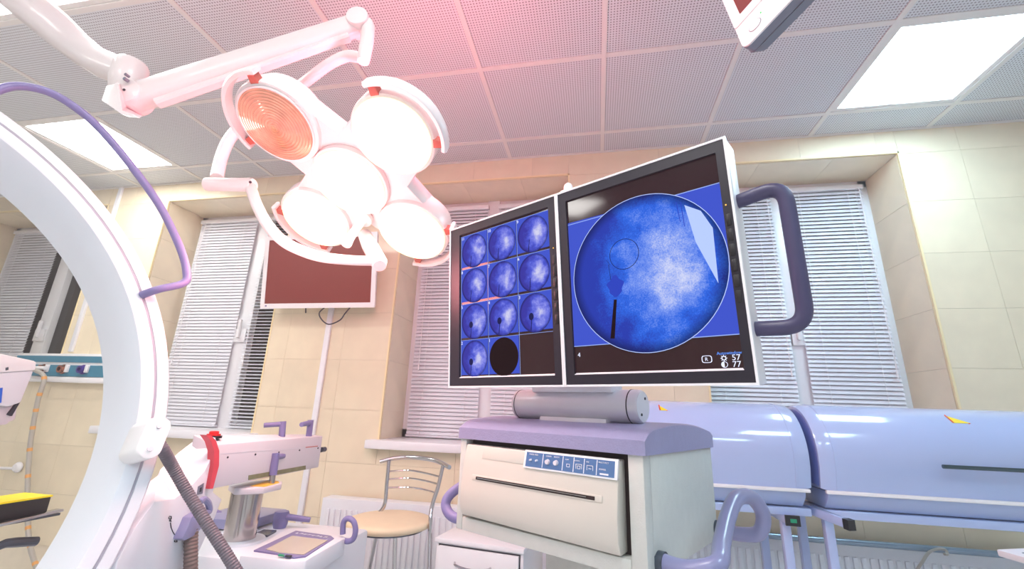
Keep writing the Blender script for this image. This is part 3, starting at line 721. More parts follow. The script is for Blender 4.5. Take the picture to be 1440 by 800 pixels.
# small pictures 3 x 4
sx0, sx1, sz0, sz1 = rl_
cw, chh = (sx1 - sx0 - .004) / 3, (sz1 - sz0 - .006) / 4
num = 11; centres = []
for rr in range(4):
    for k in range(3):
        x = sx0 + .003 + k * cw; zb = sz1 - .005 - (rr + 1) * chh; cx_, cz_ = x + cw / 2, zb + chh / 2 - .001
        if not (rr == 3 and k == 2):
            flat(moL, 'picture_field', [(x + .001, zb + .006), (x + cw - .002, zb + .006), (x + cw - .002, zb + chh - .001), (x + .001, zb + chh - .001)], .0024, M['field'], sl_)
            r_ = .0455
            if rr == 3 and k == 1: m_ = M['xr_black']
            else:
                c3 = FR[dl.name] @ (TM @ Vector((cx_, .0018, cz_))); m_ = xray('small_xray', c3, r_, num * 1.7, .92)
            moL('xray_picture', MB().ext(disc(cx_, cz_, r_, r_ * 1.0, .0018, 40), (0, .0004, 0)), m_, sl_)
            if not (rr == 3 and k == 1):
                flat(moL, 'needle', [(cx_ - .014, cz_ - .04), (cx_ - .012, cz_ - .04), (cx_ - .009, cz_ - .012), (cx_ - .0105, cz_ - .012)], .0012, M['xr_dark'], sl_)
                if rr in (2, 3): moL('dark_spot', MB().ext(disc(cx_ - .011, cz_ - .008, .0068, .0085, .0011, 16), (0, .0003, 0)), M['xr_dark'], sl_)
            T = TM @ Matrix.Translation((x + .002, .0012, zb + chh - .011)) @ Matrix.Rotation(radians(90), 4, 'X'); text('lettering', str(num), .011, T, M['hud'], sl_)
            num -= 1
        flat(moL, 'picture_line', [(x, zb), (x + .0008, zb), (x + .0008, zb + chh), (x, zb + chh)], .0022, M['field_light'], sl_)
    flat(moL, 'picture_line', [(sx0 + .003, zb + chh - .0008), (sx1 - .002, zb + chh - .0008), (sx1 - .002, zb + chh), (sx0 + .003, zb + chh)], .0021, M['field_light'], sl_)

# ------------------------------------------------------------------ C-shaped X-ray machine
n_ = Vector((0.84309676, -0.49488702, 0.21041554)); u_ = Vector((0.50622026, 0.86240423, 0)); v_ = Vector((-0.18146325, 0.10651661, 0.97761204))
CC = Vector((-1.379, .196, EYE.z - .073))
xm = thing('xray_machine', 'large white C-shaped X-ray machine curving along the left side, with column and console base', 'x-ray machine', (-1.05, 1.35, 0))
def cpt(r, deg, off): a = radians(deg); return CC + (u_ * cos(a) + v_ * sin(a)) * r + n_ * off
prof = [(.800, -.004), (.797, 0), (.7775, 0), (.7765, -.003), (.7725, -.003), (.7715, 0), (.753, 0), (.748, -.002), (.734, -.022), (.722, -.050), (.705, -.105), (.702, -.118), (.707, -.124), (.795, -.124), (.800, -.118)]
arc = MB().sweep([[cpt(r, d, o) for r, o in prof] for d in range(-84, 113, 3)])
carm = obj('curved_arm', arc, M['cshell'], xm, angle=32)
gr = MB().sweep([[cpt(r, d, o) for r, o in ((.7768, -.0015), (.7722, -.0015), (.7722, -.004), (.7768, -.004))] for d in range(-84, 113, 3)])
obj('track_groove', gr, M['groove'], carm)
# handle tube following the outer edge
hp = [cpt(.774, 24.3, 0), cpt(.80, 24.2, .03), cpt(.852, 24.6, .034), cpt(.868, 26.5, .034), cpt(.878, 31, .034), cpt(.888, 38.5, .034), cpt(.895, 46, .034), cpt(.905, 53, .034), cpt(.903, 57.3, .034), cpt(.888, 60.3, .034), cpt(.85, 62.3, .034), cpt(.80, 62.6, .03), cpt(.774, 62.6, 0)]
obj('guard_rail', MB().tube(smooth(hp, 7), .0092, 14), M['lilac'], xm)
# cable block
def on_c(px, py, off): return atp(px, py, CC + n_ * off, n_)
A, B = on_c(224, 599, .052), on_c(211, 631, .052)
ax = (A - B).normalized(); side = n_.cross(ax).normalized(); st = []
Rb = .0225; c1 = B; c2 = A
for k in range(13): a = radians(-90 + 180 * k / 12); st.append(c2 + ax * Rb * cos(a) * .9 + side * Rb * sin(a))
for k in range(13): a = radians(90 + 180 * k / 12); st.append(c1 + ax * Rb * cos(a) * .9 + side * Rb * sin(a))
blk = obj('cable_block', MB().ext(st, -u_ * .020 - n_ * .055 - v_ * .004), M['white'], xm, bevel=.004)
for p in (A, B): obj('screw', MB().cyl(p - n_ * .002, p + n_ * .0035, .0062, .005, 12), M['silver'], blk)
# corrugated hoses
def hose(pts, r, m, name, ring=.006):
    P = smooth(pts, 14); out = [P[0]]; acc = 0
    L = [0]
    for a, b in zip(P, P[1:]): L.append(L[-1] + (b - a).length)
    n = int(L[-1] / (ring / 2)); Q = []; rs = []
    j = 0
    for k in range(n + 1):
        s = L[-1] * k / n
        while j < len(P) - 2 and L[j + 1] < s: j += 1
        f = (s - L[j]) / max(1e-6, L[j + 1] - L[j]); Q.append(P[j].lerp(P[j + 1], f)); rs.append(r if k % 2 else r * .9)
    return obj(name, MB().tube(Q, rs, 12), m, xm)
hose([on_c(222, 622, .035), on_c(229, 632, .035), at(243, 657, .90), at(262, 690, .92), at(290, 735, .93), at(320, 782, .94), at(338, 812, .95), at(372, 870, .98)], .0125, M['hose'], 'cable_hose')
hose([at(272, 722, 1.03), at(269, 750, 1.03), at(268, 800, 1.03), at(266, 860, 1.05)], .0155, M['hosebrown'], 'cable_hose', .008)
# carriage between the curved arm and the straight arm
pn = Vector((.98, .196, 0)).normalized(); pp = Vector((-.955, .85, 1))
fp = [(303, 615), (309, 640), (305, 668), (300, 692), (312, 702), (302, 728), (276, 784), (256, 822), (180, 840), (158, 822), (166, 788), (190, 743), (217, 706), (246, 701), (270, 682), (288, 662), (300, 637)]
front = [atp(x, y, pp, pn) for x, y in fp]
back = [p - pn * .10 for p in front]
pb = pp - pn * .085
for i, (x, y) in {0: (290, 611), 12: (222, 668), 13: (225, 660), 14: (236, 649), 15: (251, 636), 16: (272, 620)}.items(): back[i] = atp(x, y, pb, pn)
cr = obj('carriage', MB().prism(front, back), M['cshell'], xm, angle=25, bevel=.002)
def plate(name, pts, p, n, d, m, par): return obj(name, MB().ext([atp(x, y, p + n * d, n) for x, y in pts], -n * (d + .002)), m, par)
plate('symbol_plate', [(279, 684), (287, 679), (285, 694), (277, 696)], pp, pn, .0012, M['symgrey'], cr)
plate('symbol', [(281.5, 686), (284, 685), (283.4, 691), (281, 692)], pp, pn, .002, M['ink'], cr)
aw = MB()
ap = [(240, 735), (241, 742), (243.5, 748), (246, 752)]
for a, b in zip(ap, ap[1:]): aw.ext([atp(x, y, pp + pn * .0012, pn) for x, y in ((a[0] - .4, a[1]), (a[0] + .5, a[1]), (b[0] + .5, b[1]), (b[0] - .4, b[1]))], -pn * .002)
for (x, y), s in (((240, 733), -1), ((247, 754), 1)): aw.ext([atp(a, b, pp + pn * .0012, pn) for a, b in ((x - 1.8, y + 0), (x + 1.6, y - .5 * s), (x + .6 * s, y + 3.2 * s))], -pn * .002)
for x, y in ((238.5, 725.5), (246.5, 758)):
    for dx, dy, w, h in ((0, 0, 3, .9), (0, 3.6, 3, .9), (2.2, 0, .9, 4.5), (-1, 1.6, .9, 2.6)): aw.ext([atp(a, b, pp + pn * .0012, pn) for a, b in ((x + dx, y + dy), (x + dx + w, y + dy), (x + dx + w, y + dy + h), (x + dx, y + dy + h))], -pn * .002)
obj('arrow_marking', aw, M['ink'], cr)
# red angle band
px_ = Vector((1, 0, 0))
bandf = [(290, 611.5), (297, 612), (304, 620), (308.5, 634), (308, 655), (299.5, 687), (294.5, 687.5), (300.5, 655), (301, 634), (297, 621)]
pbd = Vector((-.985, 1, 1)); f_ = [atp(x, y, pbd, px_) for x, y in bandf]
obj('angle_band', MB().ext(f_, (-.02, 0, 0)), M['redband'], xm)
# straight arm
XA = -1.0; ya, yb = 1.02, 1.552; za1, zb1 = EYE.z - .116, EYE.z - .117; za0, zb0 = EYE.z - .2245, EYE.z - .222
t0, t1 = atx(309, 625, XA), atx(454, 613, XA); b1, b0 = atx(448, 657, XA), atx(300, 687, XA)
Wm = Vector((-.078, 0, 0)); n0 = t0 + Vector((0, -.012, 0)); m0 = b0 + Vector((0, -.012, 0))
k0, k1 = atx(292, 610, XA - .078), atx(434, 610.5, XA - .078)
sa = MB().prism([n0, t1, b1, m0], [Vector((k0.x, n0.y, k0.z)), k1, b1 + Wm, m0 + Wm])
arm = obj('straight_arm', sa, M['armgrey'], xm, bevel=.003)
pa_ = Vector((XA, 1, 1))
plate('scale_strip', [(350, 668.5), (430, 654.5), (430, 660), (349.5, 675)], pa_, px_, .0015, M['olive'], arm)
for x, y in ((320, 643), (359, 639), (421, 633), (392, 636), (447, 630)): p = atx(x, y, XA); obj('screw', MB().cyl(p - px_ * .002, p + px_ * .0015, .0028, n=8), M['ink'], arm)
plate('slot', [(430, 628.6), (447, 626.7), (447, 627.7), (430, 629.7)], pa_, px_, .001, M['redbrown'], arm)
plate('seam_line', [(311, 637.7), (430, 629), (430, 629.7), (311, 638.5)], pa_, px_, .0006, M['silver'], arm)
p = atx(454, 632, XA - .01); obj('end_knob', MB().cyl(p + Vector((0, -.01, 0)), p + Vector((0, .012, 0)), .009, n=16), M['steel'], arm)
p = at(301, 609.5, 1.10); obj('emergency_button', MB().lathe([(.017, -.004), (.017, .001), (.012, .0012), (.012, .007), (.009, .0085), (0, .0085)], p + Vector((0, 0, -.002)), (0, 0, 1), 20), M['red'], xm)
obj('button_collar', MB().cyl(p + Vector((0, 0, -.012)), p + Vector((0, 0, -.0055)), .021, n=20), M['black'], xm)
# lilac lock levers on the arm
def lever(a, top, tip, r, r2):
    mb = MB().cyl(a, top, r, n=16); mb.tube([top + Vector((0, 0, -r2)), tip], [r2, r2 * .9], 12); return mb
a = at(396, 618, 1.40); tp = at(398, 592.5, 1.40); ti = at(371, 598, 1.36); obj('lock_lever', lever(a, tp, ti, .0105, .0085), M['lilac'], xm)
a = at(434, 615, 1.50); tp = at(437, 590.5, 1.50); ti = at(424, 597, 1.44); obj('lock_lever', lever(a, tp, ti, .0105, .009), M['lilac'], xm)
# rotation plate, handle post, chrome column
c_ = at(350, 690, 1.30); zc = c_.z
pl_ = [at(319, 678, 1.25), at(340, 676, 1.45), at(376, 674, 1.40), at(392, 677, 1.30), at(397, 682, 1.24), at(394, 689, 1.21), at(375, 694, 1.18), at(345, 693, 1.18), at(322, 690, 1.20)]
zc = EYE.z - .243
pl_ = [atz(x, y, zc) for x, y in ((322, 681), (345, 676), (382, 674.5), (397, 676.5), (396.5, 680), (372, 685.5), (352, 686.5), (330, 687))]
rp = obj('turn_plate', MB().ext(pl_, (0, 0, -.017)), M['armgrey'], xm, bevel=.003)
am = [atz(x, y, zc + .0012) for x, y in ((352, 683), (375, 676), (391, 676.5), (393, 678.5), (372, 684))]
obj('scale_face', MB().ext(am, (0, 0, -.002)), M['amber'], rp)
q = atz(382, 680, zc); tq = at(388, 637, q.y); obj('handle_post', MB().cyl(q, tq.lerp(q, .70), .0085, n=14), M['brushed'], rp)
hq = MB().cyl(tq.lerp(q, .72), tq, .0115, n=16); hq.tube([tq + Vector((0, 0, -.012)), at(398, 641, q.y + .05)], .009, 10); obj('lock_lever', hq, M['lilac'], rp)
ZB = EYE.z - .42
cb_ = Vector((-1.105, 1.345, 0)); rc = .046
obj('column', MB().tube([(cb_.x, cb_.y, ZB - .01), (cb_.x, cb_.y, EYE.z - .262)], rc, 40), M['brushed'], xm)
obj('column_collar', MB().lathe([(rc + .008, 0), (rc + .008, .006), (rc + .001, .010)], (cb_.x, cb_.y, EYE.z - .270), (0, 0, 1), 40), M['armgrey'], xm)
obj('column_base_ring', MB().lathe([(rc + .03, 0), (rc + .026, .006), (rc + .002, .008)], (cb_.x, cb_.y, ZB), (0, 0, 1), 40), M['cshell'], xm)
# base cabinet and console
bx = MB().box(-1.36, -.80, 1.20, 1.60, .22, ZB)
bs = obj('base_cabinet', bx, M['cshell'], xm, bevel=.012)
def q3(x, y, z=ZB): return atz(x, y, z)
top = [q3(337, 781, ZB + .018), q3(415, 789, ZB + .018), q3(430, 788, ZB + .018), q3(486, 756, ZB + .022), q3(482, 753, ZB + .022), q3(412, 742, ZB + .022), q3(400, 745, ZB + .022)]
con = obj('console', MB().ext(top, (0, 0, -.05)), M['cshell'], xm, bevel=.004)
fr_ = [(357, 773.5), (416, 746), (465, 753), (470, 757), (430, 781.5), (414, 783.5), (400, 782), (398, 779.5)]
obj('display_frame', MB().ext([q3(x, y, ZB + .0225) for x, y in fr_], (0, 0, -.004)), M['lilac'], con)
fs_ = [(374, 772), (411, 753), (461, 759.5), (427, 779.5), (392, 776.5)]
obj('display_glass', MB().ext([q3(x, y, ZB + .024) for x, y in fs_], (0, 0, -.003)), M['display'], con)
obj('green_key', MB().ext([q3(x, y, ZB + .026) for x, y in ((391, 780), (393, 778.3), (400, 779.2), (400, 781.2))], (0, 0, -.003)), M['green'], con)
obj('dark_key', MB().ext([q3(x, y, ZB + .026) for x, y in ((401, 781), (403, 779.6), (411, 780.6), (408, 782.6))], (0, 0, -.003)), M['ink'], con)
# unreadable row of white characters on the console frame
lt = MB(); rnd = random.Random(4)
ua, ub = q3(416, 749.2, ZB + .0235), q3(461, 755.8, ZB + .0235); du = (ub - ua).normalized(); dv = Vector((-du.y, du.x, 0)) * -1
for k in range(8):
    o0 = ua + (ub - ua) * ((k + .15) / 8); wch = (ub - ua).length / 8 * .62; hch = .011
    for s in ((0, 0, .25, 1), (.25, .8, 1, 1) if k % 2 else (.25, 0, 1, .22), (.7, .1, 1, .9) if k % 3 else (.2, .4, .8, .6)):
        lt.ext([o0 + du * wch * a - dv * hch * (b - .5) for a, b in ((s[0], s[1]), (s[2], s[1]), (s[2], s[3]), (s[0], s[3]))], (0, 0, .0004))
obj('lettering', lt, M['print'], con)
obj('grey_pad', MB().ext([q3(x, y, ZB + .006) for x, y in ((356, 750.5), (371, 744.3), (389, 745.2), (376, 752.5))], (0, 0, -.006)), M['steel'], bs)
obj('corner_catch', MB().box(-.875, -.80, 1.185, 1.21, ZB - .05, ZB + .004), M['cshell'], bs, bevel=.005)
# rotary knob with lever, side grip
kc = q3(393, 742, ZB); kt = kc + Vector((0, 0, .055))
kb = MB().lathe([(.020, 0), (.024, .012), (.025, .045), (.022, .052), (0, .053)], kc, (0, 0, 1), 24)
tip = at(436, 731, kc.y + .03)
kb.tube([kc + Vector((.015, 0, .036)), tip], [.0115, .0085], 12); obj('brake_lever', kb, M['lilac'], xm)
gl = [at(482, 751, 1.40), at(483, 735, 1.40), at(489, 729, 1.40), at(497, 733, 1.40), at(500, 745, 1.40), at(497, 757, 1.40), at(489, 761, 1.40), at(478, 758, 1.42)]
obj('grip', MB().tube(smooth(gl, 6), .0085, 14), M['lilac'], xm)
gl = [at(290, 722, 1.50), at(300, 719, 1.50), at(312, 727, 1.50), at(318, 742, 1.50), at(317, 762, 1.5)]
obj('grip', MB().tube(smooth(gl, 6), .0105, 14), M['lilac'], xm)
gm = [(256, 758), (261, 760), (273, 754), (283, 744), (290, 730), (294, 718), (289, 716), (270, 727), (264, 742)]
pcl = pp + pn * .02
obj('cable_clip', MB().ext([atp(x, y, pp + pn * .022, pn) for x, y in gm], -pn * .03), M['bluegrip'], xm, bevel=.003)
obj('cable_clip', MB().tube(smooth([atp(x, y, pp + pn * .02, pn) for x, y in ((284, 722), (294, 719), (293, 708), (287, 702), (281, 706))], 5), .0075, 10), M['bluegrip'], xm)
tray = MB().box(-1.36, -1.15, 1.42, 1.62, ZB + .004, ZB + .035); obj('back_tray', tray, M['bluegrip'], xm, bevel=.004)
for x, y in ((-1.3, 1.25), (-.86, 1.25), (-1.3, 1.55), (-.86, 1.55)):
    obj('castor', MB().cyl((x - .02, y, .055), (x + .02, y, .055), .055, n=20), M['black'], xm)
    obj('castor_fork', MB().box(x - .03, x + .03, y - .03, y + .03, .1, .225), M['cshell'], xm, bevel=.005)

# ------------------------------------------------------------------ surgical lamp on ceiling arms
LC = Vector((-.718, 1.061, EYE.z + .638)); LN = Vector((-.0688, -.4676, -.8813)).normalized()
LU = Vector((.989, -.146, 0)); LU = (LU - LN * LU.dot(LN)).normalized(); LV = LN.cross(LU).normalized()
if LV.z < 0: LV = -LV
PC = [Vector((-.858, .896, .736)), Vector((-.525, .932, .690)), Vector((-.911, 1.189, .585)), Vector((-.577, 1.225, .539))]
PC = [p + Vector((0, 0, EYE.z)) for p in PC]
lamp = thing('surgical_lamp', 'white five-lens surgical lamp glowing brightly, hung on jointed ceiling arms', 'lamp', (LC.x, LC.y, LC.z))
# arms
J1 = at(188, 138, .90); J2 = at(506, 34, 1.05); JL = at(511, 84, 1.05)
def bar(a, b, h0, h1, t, side, dn, lift=0):           # rounded flat beam
    d = (b - a).normalized(); s = d.cross(Vector((0, 0, 1))).normalized(); u = s.cross(d).normalized()
    rings = []
    for p, h in ((a, h0), (b, h1)):
        rings.append([p + s * (t * cx) + u * (h * cz) for cx, cz in ((-.5, -.3), (-.3, -.5), (.3, -.5), (.5, -.3), (.5, .3), (.3, .5), (-.3, .5), (-.5, .3))])
    return MB().sweep(rings)
obj('spring_arm', bar(J1, J2, .086, .066, .058, 0, 0), M['lampwhite'], lamp, angle=60)
d = (J2 - J1).normalized(); s = d.cross(Vector((0, 0, 1))).normalized(); u = s.cross(d)
if u.z < 0: u = -u
obj('arm_underside', bar(J1 + d * .06 - u * .045, J2 - d * .05 - u * .036, .03, .02, .034, 0, 0), M['redbrown2'] if 'redbrown2' in M else M['lampwhite'], lamp)
obj('arm_joint', MB().cyl(J2 - s * .038, J2 + s * .038, .036, n=28), M['lampwhite'], lamp, bevel=.004)
obj('arm_joint', MB().cyl(J1 - s * .036, J1 + s * .036, .042, n=28), M['lampwhite'], lamp, bevel=.004)
jn = obj('joint_cover', MB().prism([at(x, y, .80) for x, y in ((150, 121), (166, 118), (172, 155), (196, 166), (172, 161), (143, 141))], [at(x, y, .93) for x, y in ((150, 121), (170, 116), (180, 150), (200, 163), (180, 164), (145, 141))]), M['lampwhite'], lamp)
pj = J1 - s * .0365; pj = J1 + (s if (J1 + s).y < J1.y else -s) * .0365
obj('pivot_screw', MB().cyl(pj, pj + (pj - J1).normalized() * .002, .004, n=8), M['ink'], lamp)
# heavy arm from the ceiling hub
HA = at(180, 104, .90)
hpts = [(HA, .052, .062), (at(140, 88, .88), .05, .066), (at(112, 68, .86), .05, .072), (at(80, 40, .82), .052, .08), (at(0, -28, .72), .052, .085), (at(-90, -110, .64), .052, .085)]
rings = []
for i, (p, w_2, h_2) in enumerate(hpts):
    q = hpts[min(i + 1, len(hpts) - 1)][0] - hpts[max(i - 1, 0)][0]; dd = q.normalized(); ss = dd.cross(Vector((0, 0, 1))).normalized(); uu = ss.cross(dd)
    rings.append([p + ss * (w_2 * 1.5 * cx) + uu * (h_2 * 1.22 * cz) for cx, cz in ((-.5, -.3), (-.3, -.5), (.3, -.5), (.5, -.3), (.5, .3), (.3, .5), (-.3, .5), (-.5, .3))])
obj('main_arm', MB().sweep(rings), M['lampwhite'], lamp, angle=60)
kz = HA
kn = MB().lathe([(.024, -.085), (.036, -.075), (.046, -.03), (.046, .03), (.04, .04), (0, .045)], HA + Vector((.005, 0, .0)), (0, 0, 1), 32)
kj = obj('knuckle', kn, M['lampwhite'], lamp, angle=50)
for x, y, r in ((176, 104, .0045), (174.5, 110, .0055)):
    p = at(x, y, HA.y - .050); obj('key_socket', MB().cyl(p, p + Vector((0, .012, 0)), r, n=10), M['symgrey'], kj)
# ceiling mount
hub = hpts[-1][0]; hub = Vector((hub.x, hub.y, 0))
obj('ceiling_tube', MB().cyl((hub.x, hub.y, hpts[-1][0].z - .08), (hub.x, hub.y, H), .05, n=24), M['lampwhite'], lamp)
obj('ceiling_rosette', MB().lathe([(.14, -.04), (.15, 0)], (hub.x, hub.y, H), (0, 0, 1), 32), M['lampwhite'], lamp)
# drop link and first yoke tube
lk = MB().tube(fillet([J2 + Vector((.03, -.0, .0)), J2 + Vector((.052, 0, -.02)), JL + Vector((.0, 0, 0)), JL + Vector((0, 0, -.02))], .03), .0225, 16)
obj('drop_link', MB().tube([J2 + Vector((.028, 0, .004)), at(518, 38, 1.05), at(516, 60, 1.05), JL, JL + Vector((0, 0, -.008))], [.018, .022, .022, .021, .019], 18), M['lampwhite'], lamp)
y1 = [JL + Vector((-.01, 0, .01)), at(488, 79, 1.06), at(465, 89, 1.07), at(440, 107, 1.09), at(415, 126, 1.12), at(380, 150, 1.12), at(345, 172, 1.10), at(323, 195, 1.06), at(311, 222, 1.04), at(305, 250, 1.02)]
obj('yoke_tube', MB().tube(smooth(y1, 6), .0185, 16), M['lampwhite'], lamp)
ja, jb = at(290, 259, 1.0), at(356, 260, 1.0)
obj('yoke_joint', MB().tube([ja, ja.lerp(jb, .03), ja.lerp(jb, .97), jb], [.016, .0205, .0205, .018], 20), M['lampwhite'], lamp)
obj('pivot_screw', MB().cyl(at(352, 256, .978), at(352, 256, .985), .004, n=8), M['ink'], lamp)
y2 = [at(352, 262, 1.0), at(362, 290, 1.0), at(377, 317, 1.0), at(398, 339, 1.01), at(425, 353, 1.04), at(455, 362, 1.08), at(495, 366, 1.14), at(526, 367, 1.18)]
obj('yoke_tube', MB().tube(smooth(y2, 6), .0155, 16), M['lampwhite'], lamp)
obj('yoke_tube', MB().tube([at(513, 330, 1.24), at(520, 345, 1.22), at(533, 369, 1.19), at(534, 374, 1.18)], [.022, .026, .026, .02], 16), M['lampwhite'], lamp)
# hub plate: a four-armed star joining the lens housings
star = []
c2 = [(PC[i] - LC) for i in (1, 0, 2, 3)]
c2 = [(q.dot(LU), q.dot(LV)) for q in c2]
outl = []
for i in range(4):
    a = Vector((c2[i][0], c2[i][1], 0)); b = Vector((c2[(i + 1) % 4][0], c2[(i + 1) % 4][1], 0)); an = atan2(a.y, a.x)
    rr = .108
    for k in range(-3, 4): t_ = an + k * radians(22); outl.append((a.x * .97 + rr * cos(t_), a.y * .97 + rr * sin(t_)))
    m_ = (a + b) / 2; outl.append((m_.x * .92, m_.y * .92)) if i != 3 else outl.append((m_.x * 1.05, m_.y * 1.05))
def lp3(x, y, h): return LC + LU * x + LV * y - LN * h
rings = [[lp3(x * s_, y * s_, h) for x, y in outl] for s_, h in ((.98, .018), (1, .03), (1, .06), (.96, .085), (.8, .105), (.5, .118))]
obj('housing', MB().sweep(rings), M['lampwhite'], lamp, angle=50)
LR = .105
def petal(c, lit, k):
    hs = MB().lathe([(.109, .002), (.117, .004), (.119, .012), (.119, .05), (.112, .078), (.09, .1), (.05, .112), (0, .115)], c, -LN, 44)
    h_ = obj('lens_housing', hs, M['lampwhite'], lamp, angle=50)
    obj('lens_rim', MB().lathe([(.1085, .004), (.1085, -.004), (.104, -.004), (.1035, .004)], c, -LN, 48), M['lens_edge'] if lit else M['lampwhite'], h_)
    pr_ = []
    if lit:
        ed = MB().lathe([(.1035, .003), (.1035, -.002), (.096, -.004), (.094, .003)], c, -LN, 48); obj('lens_glass', ed, M['lens_edge'], h_)
        obj('lens', MB().lathe([(.095, -.001), (.085, -.006), (.05, -.012), (.02, -.014), (0, -.0145)], c, -LN, 40), M['lens_lit'], h_)
    else:
        P = [(.1035, .003)]
        for j in range(52): r_ = .1035 - j * .002; P.append((max(r_, .0003), -.004 - .010 * (1 - (r_ / .1035) ** 2) + (.0016 if j % 4 in (1, 2) else -.0006)))
        obj('lens', MB().lathe(P, c, -LN, 56), M['lens_off'], h_, angle=25)
    return h_
for k, c in enumerate(PC): petal(c, k != 0, k)
petal(LC - LN * -.002, True, 4)
# rail handles round the outer lenses
def rail(c, a_mid, half, rad):
    e = c - LC; an = atan2(e.dot(LV), e.dot(LU)) + radians(a_mid); mb = MB(); rings = []
    for k in range(-12, 13):
        t_ = an + radians(half) * k / 12; rd = LU * cos(t_) + LV * sin(t_)
        rings.append([c + rd * (rad + a) - LN * b for a, b in ((-.005, -.004), (.004, -.006), (.009, .0), (.007, .030), (0, .034), (-.005, .028))])
    mb.sweep(rings); hh = obj('handle_rail', mb, M['lampwhite'], lamp, angle=50)
    for sgn in (-1, 1):
        t_ = an + radians(half - 7) * sgn; rd = LU * cos(t_) + LV * sin(t_); tg = LU * -sin(t_) + LV * cos(t_)
        b0 = c + rd * .112 - LN * .014; b1 = c + rd * (rad - .002) - LN * .014
        m_ = MB().prism([b0 - tg * .013 + LN * .012, b0 + tg * .013 + LN * .012, b0 + tg * .013 - LN * .012, b0 - tg * .013 - LN * .012], [b1 - tg * .009 + LN * .012, b1 + tg * .009 + LN * .012, b1 + tg * .009 - LN * .012, b1 - tg * .009 - LN * .012])
        obj('rail_bracket', m_, M['redbrown'], hh, bevel=.002)
rail(PC[0], 18, 62, .142); rail(PC[1], 5, 60, .142); rail(PC[2], -6, 52, .140); rail(PC[3], 4, 58, .140)
# sterile grip
gb = Vector((-.732, 1.179, EYE.z + .576))
obj('centre_grip', MB().lathe([(.030, -.012), (.030, .002), (.018, .006), (.0145, .012), (.0125, .05), (.0135, .095), (.0165, .118), (.0155, .124), (0, .125)], gb, LN, 28), M['lampwhite'], lamp)
# the lamp's own light: one warm source below each lit lens; then two added coral lights that tint the housing and ceiling
for c in PC[1:] + [LC]:
    ld = bpy.data.lights.new('lens_light', 'SPOT'); ld.energy = 3.6; ld.color = (1, .52, .46); ld.shadow_soft_size = .06; ld.spot_size = radians(150); ld.spot_blend = .6
    lo = bpy.data.objects.new('lens_light', ld); C.objects.link(lo); lo.parent = lamp; lo.location = (c + LN * .03) - LC
    lo.rotation_euler = (-LN).to_track_quat('Z', 'Y').to_euler()
ld = bpy.data.lights.new('coral_fill_below', 'POINT'); ld.energy = 7.0; ld.color = (1, .3, .32); ld.shadow_soft_size = .1  # added in open air below the lamp to light the housings pink
lo = bpy.data.objects.new('coral_fill_below', ld); C.objects.link(lo); lo.parent = lamp; lo.location = LN * .30
ld = bpy.data.lights.new('coral_fill_above', 'POINT'); ld.energy = 17; ld.color = (1, .17, .25); ld.shadow_soft_size = .09   # added in open air above the lamp to tint the ceiling coral
lo = bpy.data.objects.new('coral_fill_above', ld); C.objects.link(lo); lo.parent = lamp; lo.location = -LN * .27 + LU * .12

# ------------------------------------------------------------------ wall television
tv = thing('wall_television', 'white-framed flat television on the wall below the surgical lamp, tilted down', 'television', (-1.8, YW - .02, 1.72))
yt, yb_ = 2.34, 2.40
TL, TR, BR, BL = at(375, 333, yt), at(527, 328, yt), at(523, 434, yb_), at(366.5, 434, yb_)
TR = Vector((TL.x + .80, TL.y, TL.z)); 
BR = Vector((BL.x + .80, BL.y, BL.z)); 
nv = (TR - TL).cross(BL - TL).normalized()
if nv.y > 0: nv = -nv
def tvp(a, b, d=0): return TL.lerp(TR, a).lerp(BL.lerp(BR, a), b) + nv * d
obj('housing', MB().prism([tvp(0, 0), tvp(1, 0), tvp(1, 1), tvp(0, 1)], [tvp(.02, .03, -.045), tvp(.98, .03, -.045), tvp(.98, .97, -.045), tvp(.02, .97, -.045)]), M['white'], tv, bevel=.004)
bz = MB()
for (a0, a1, b0_, b1_) in ((0, 1, 0, .055), (0, 1, .935, 1), (0, .036, .055, .935), (.964, 1, .055, .935)): bz.prism([tvp(a0, b0_, .006), tvp(a1, b0_, .006), tvp(a1, b1_, .006), tvp(a0, b1_, .006)], [tvp(a0, b0_), tvp(a1, b0_), tvp(a1, b1_), tvp(a0, b1_)])
obj('bezel', bz, M['white'], tv)
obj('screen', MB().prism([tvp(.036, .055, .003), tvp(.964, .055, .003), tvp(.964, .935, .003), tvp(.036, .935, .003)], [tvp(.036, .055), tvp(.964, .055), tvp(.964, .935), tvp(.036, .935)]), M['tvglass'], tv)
obj('maker_badge', MB().prism([tvp(.045, .955, .007), tvp(.06, .955, .007), tvp(.06, .975, .007), tvp(.045, .975, .007)], [tvp(.045, .955, .005), tvp(.06, .955, .005), tvp(.06, .975, .005), tvp(.045, .975, .005)]), M['lilac'], tv)
mc = tvp(.5, .5, -.045); obj('wall_bracket', MB().box(mc.x - .12, mc.x + .12, mc.y, YW - .004, mc.z - .1, mc.z + .1), M['steel'], tv)
obj('power_lead', MB().tube(smooth([tvp(.56, .97, -.03), at(449, 440, 2.44), at(453, 450, 2.44), at(463, 456, 2.44), at(478, 450, 2.44), at(485, 441, 2.44), tvp(.78, .97, -.03)], 6), .004, 8), M['ink'], tv)
obj('lead_stub', MB().tube([tvp(.38, .96, -.03), at(430, 440, 2.43)], .004, 8), M['ink'], tv)

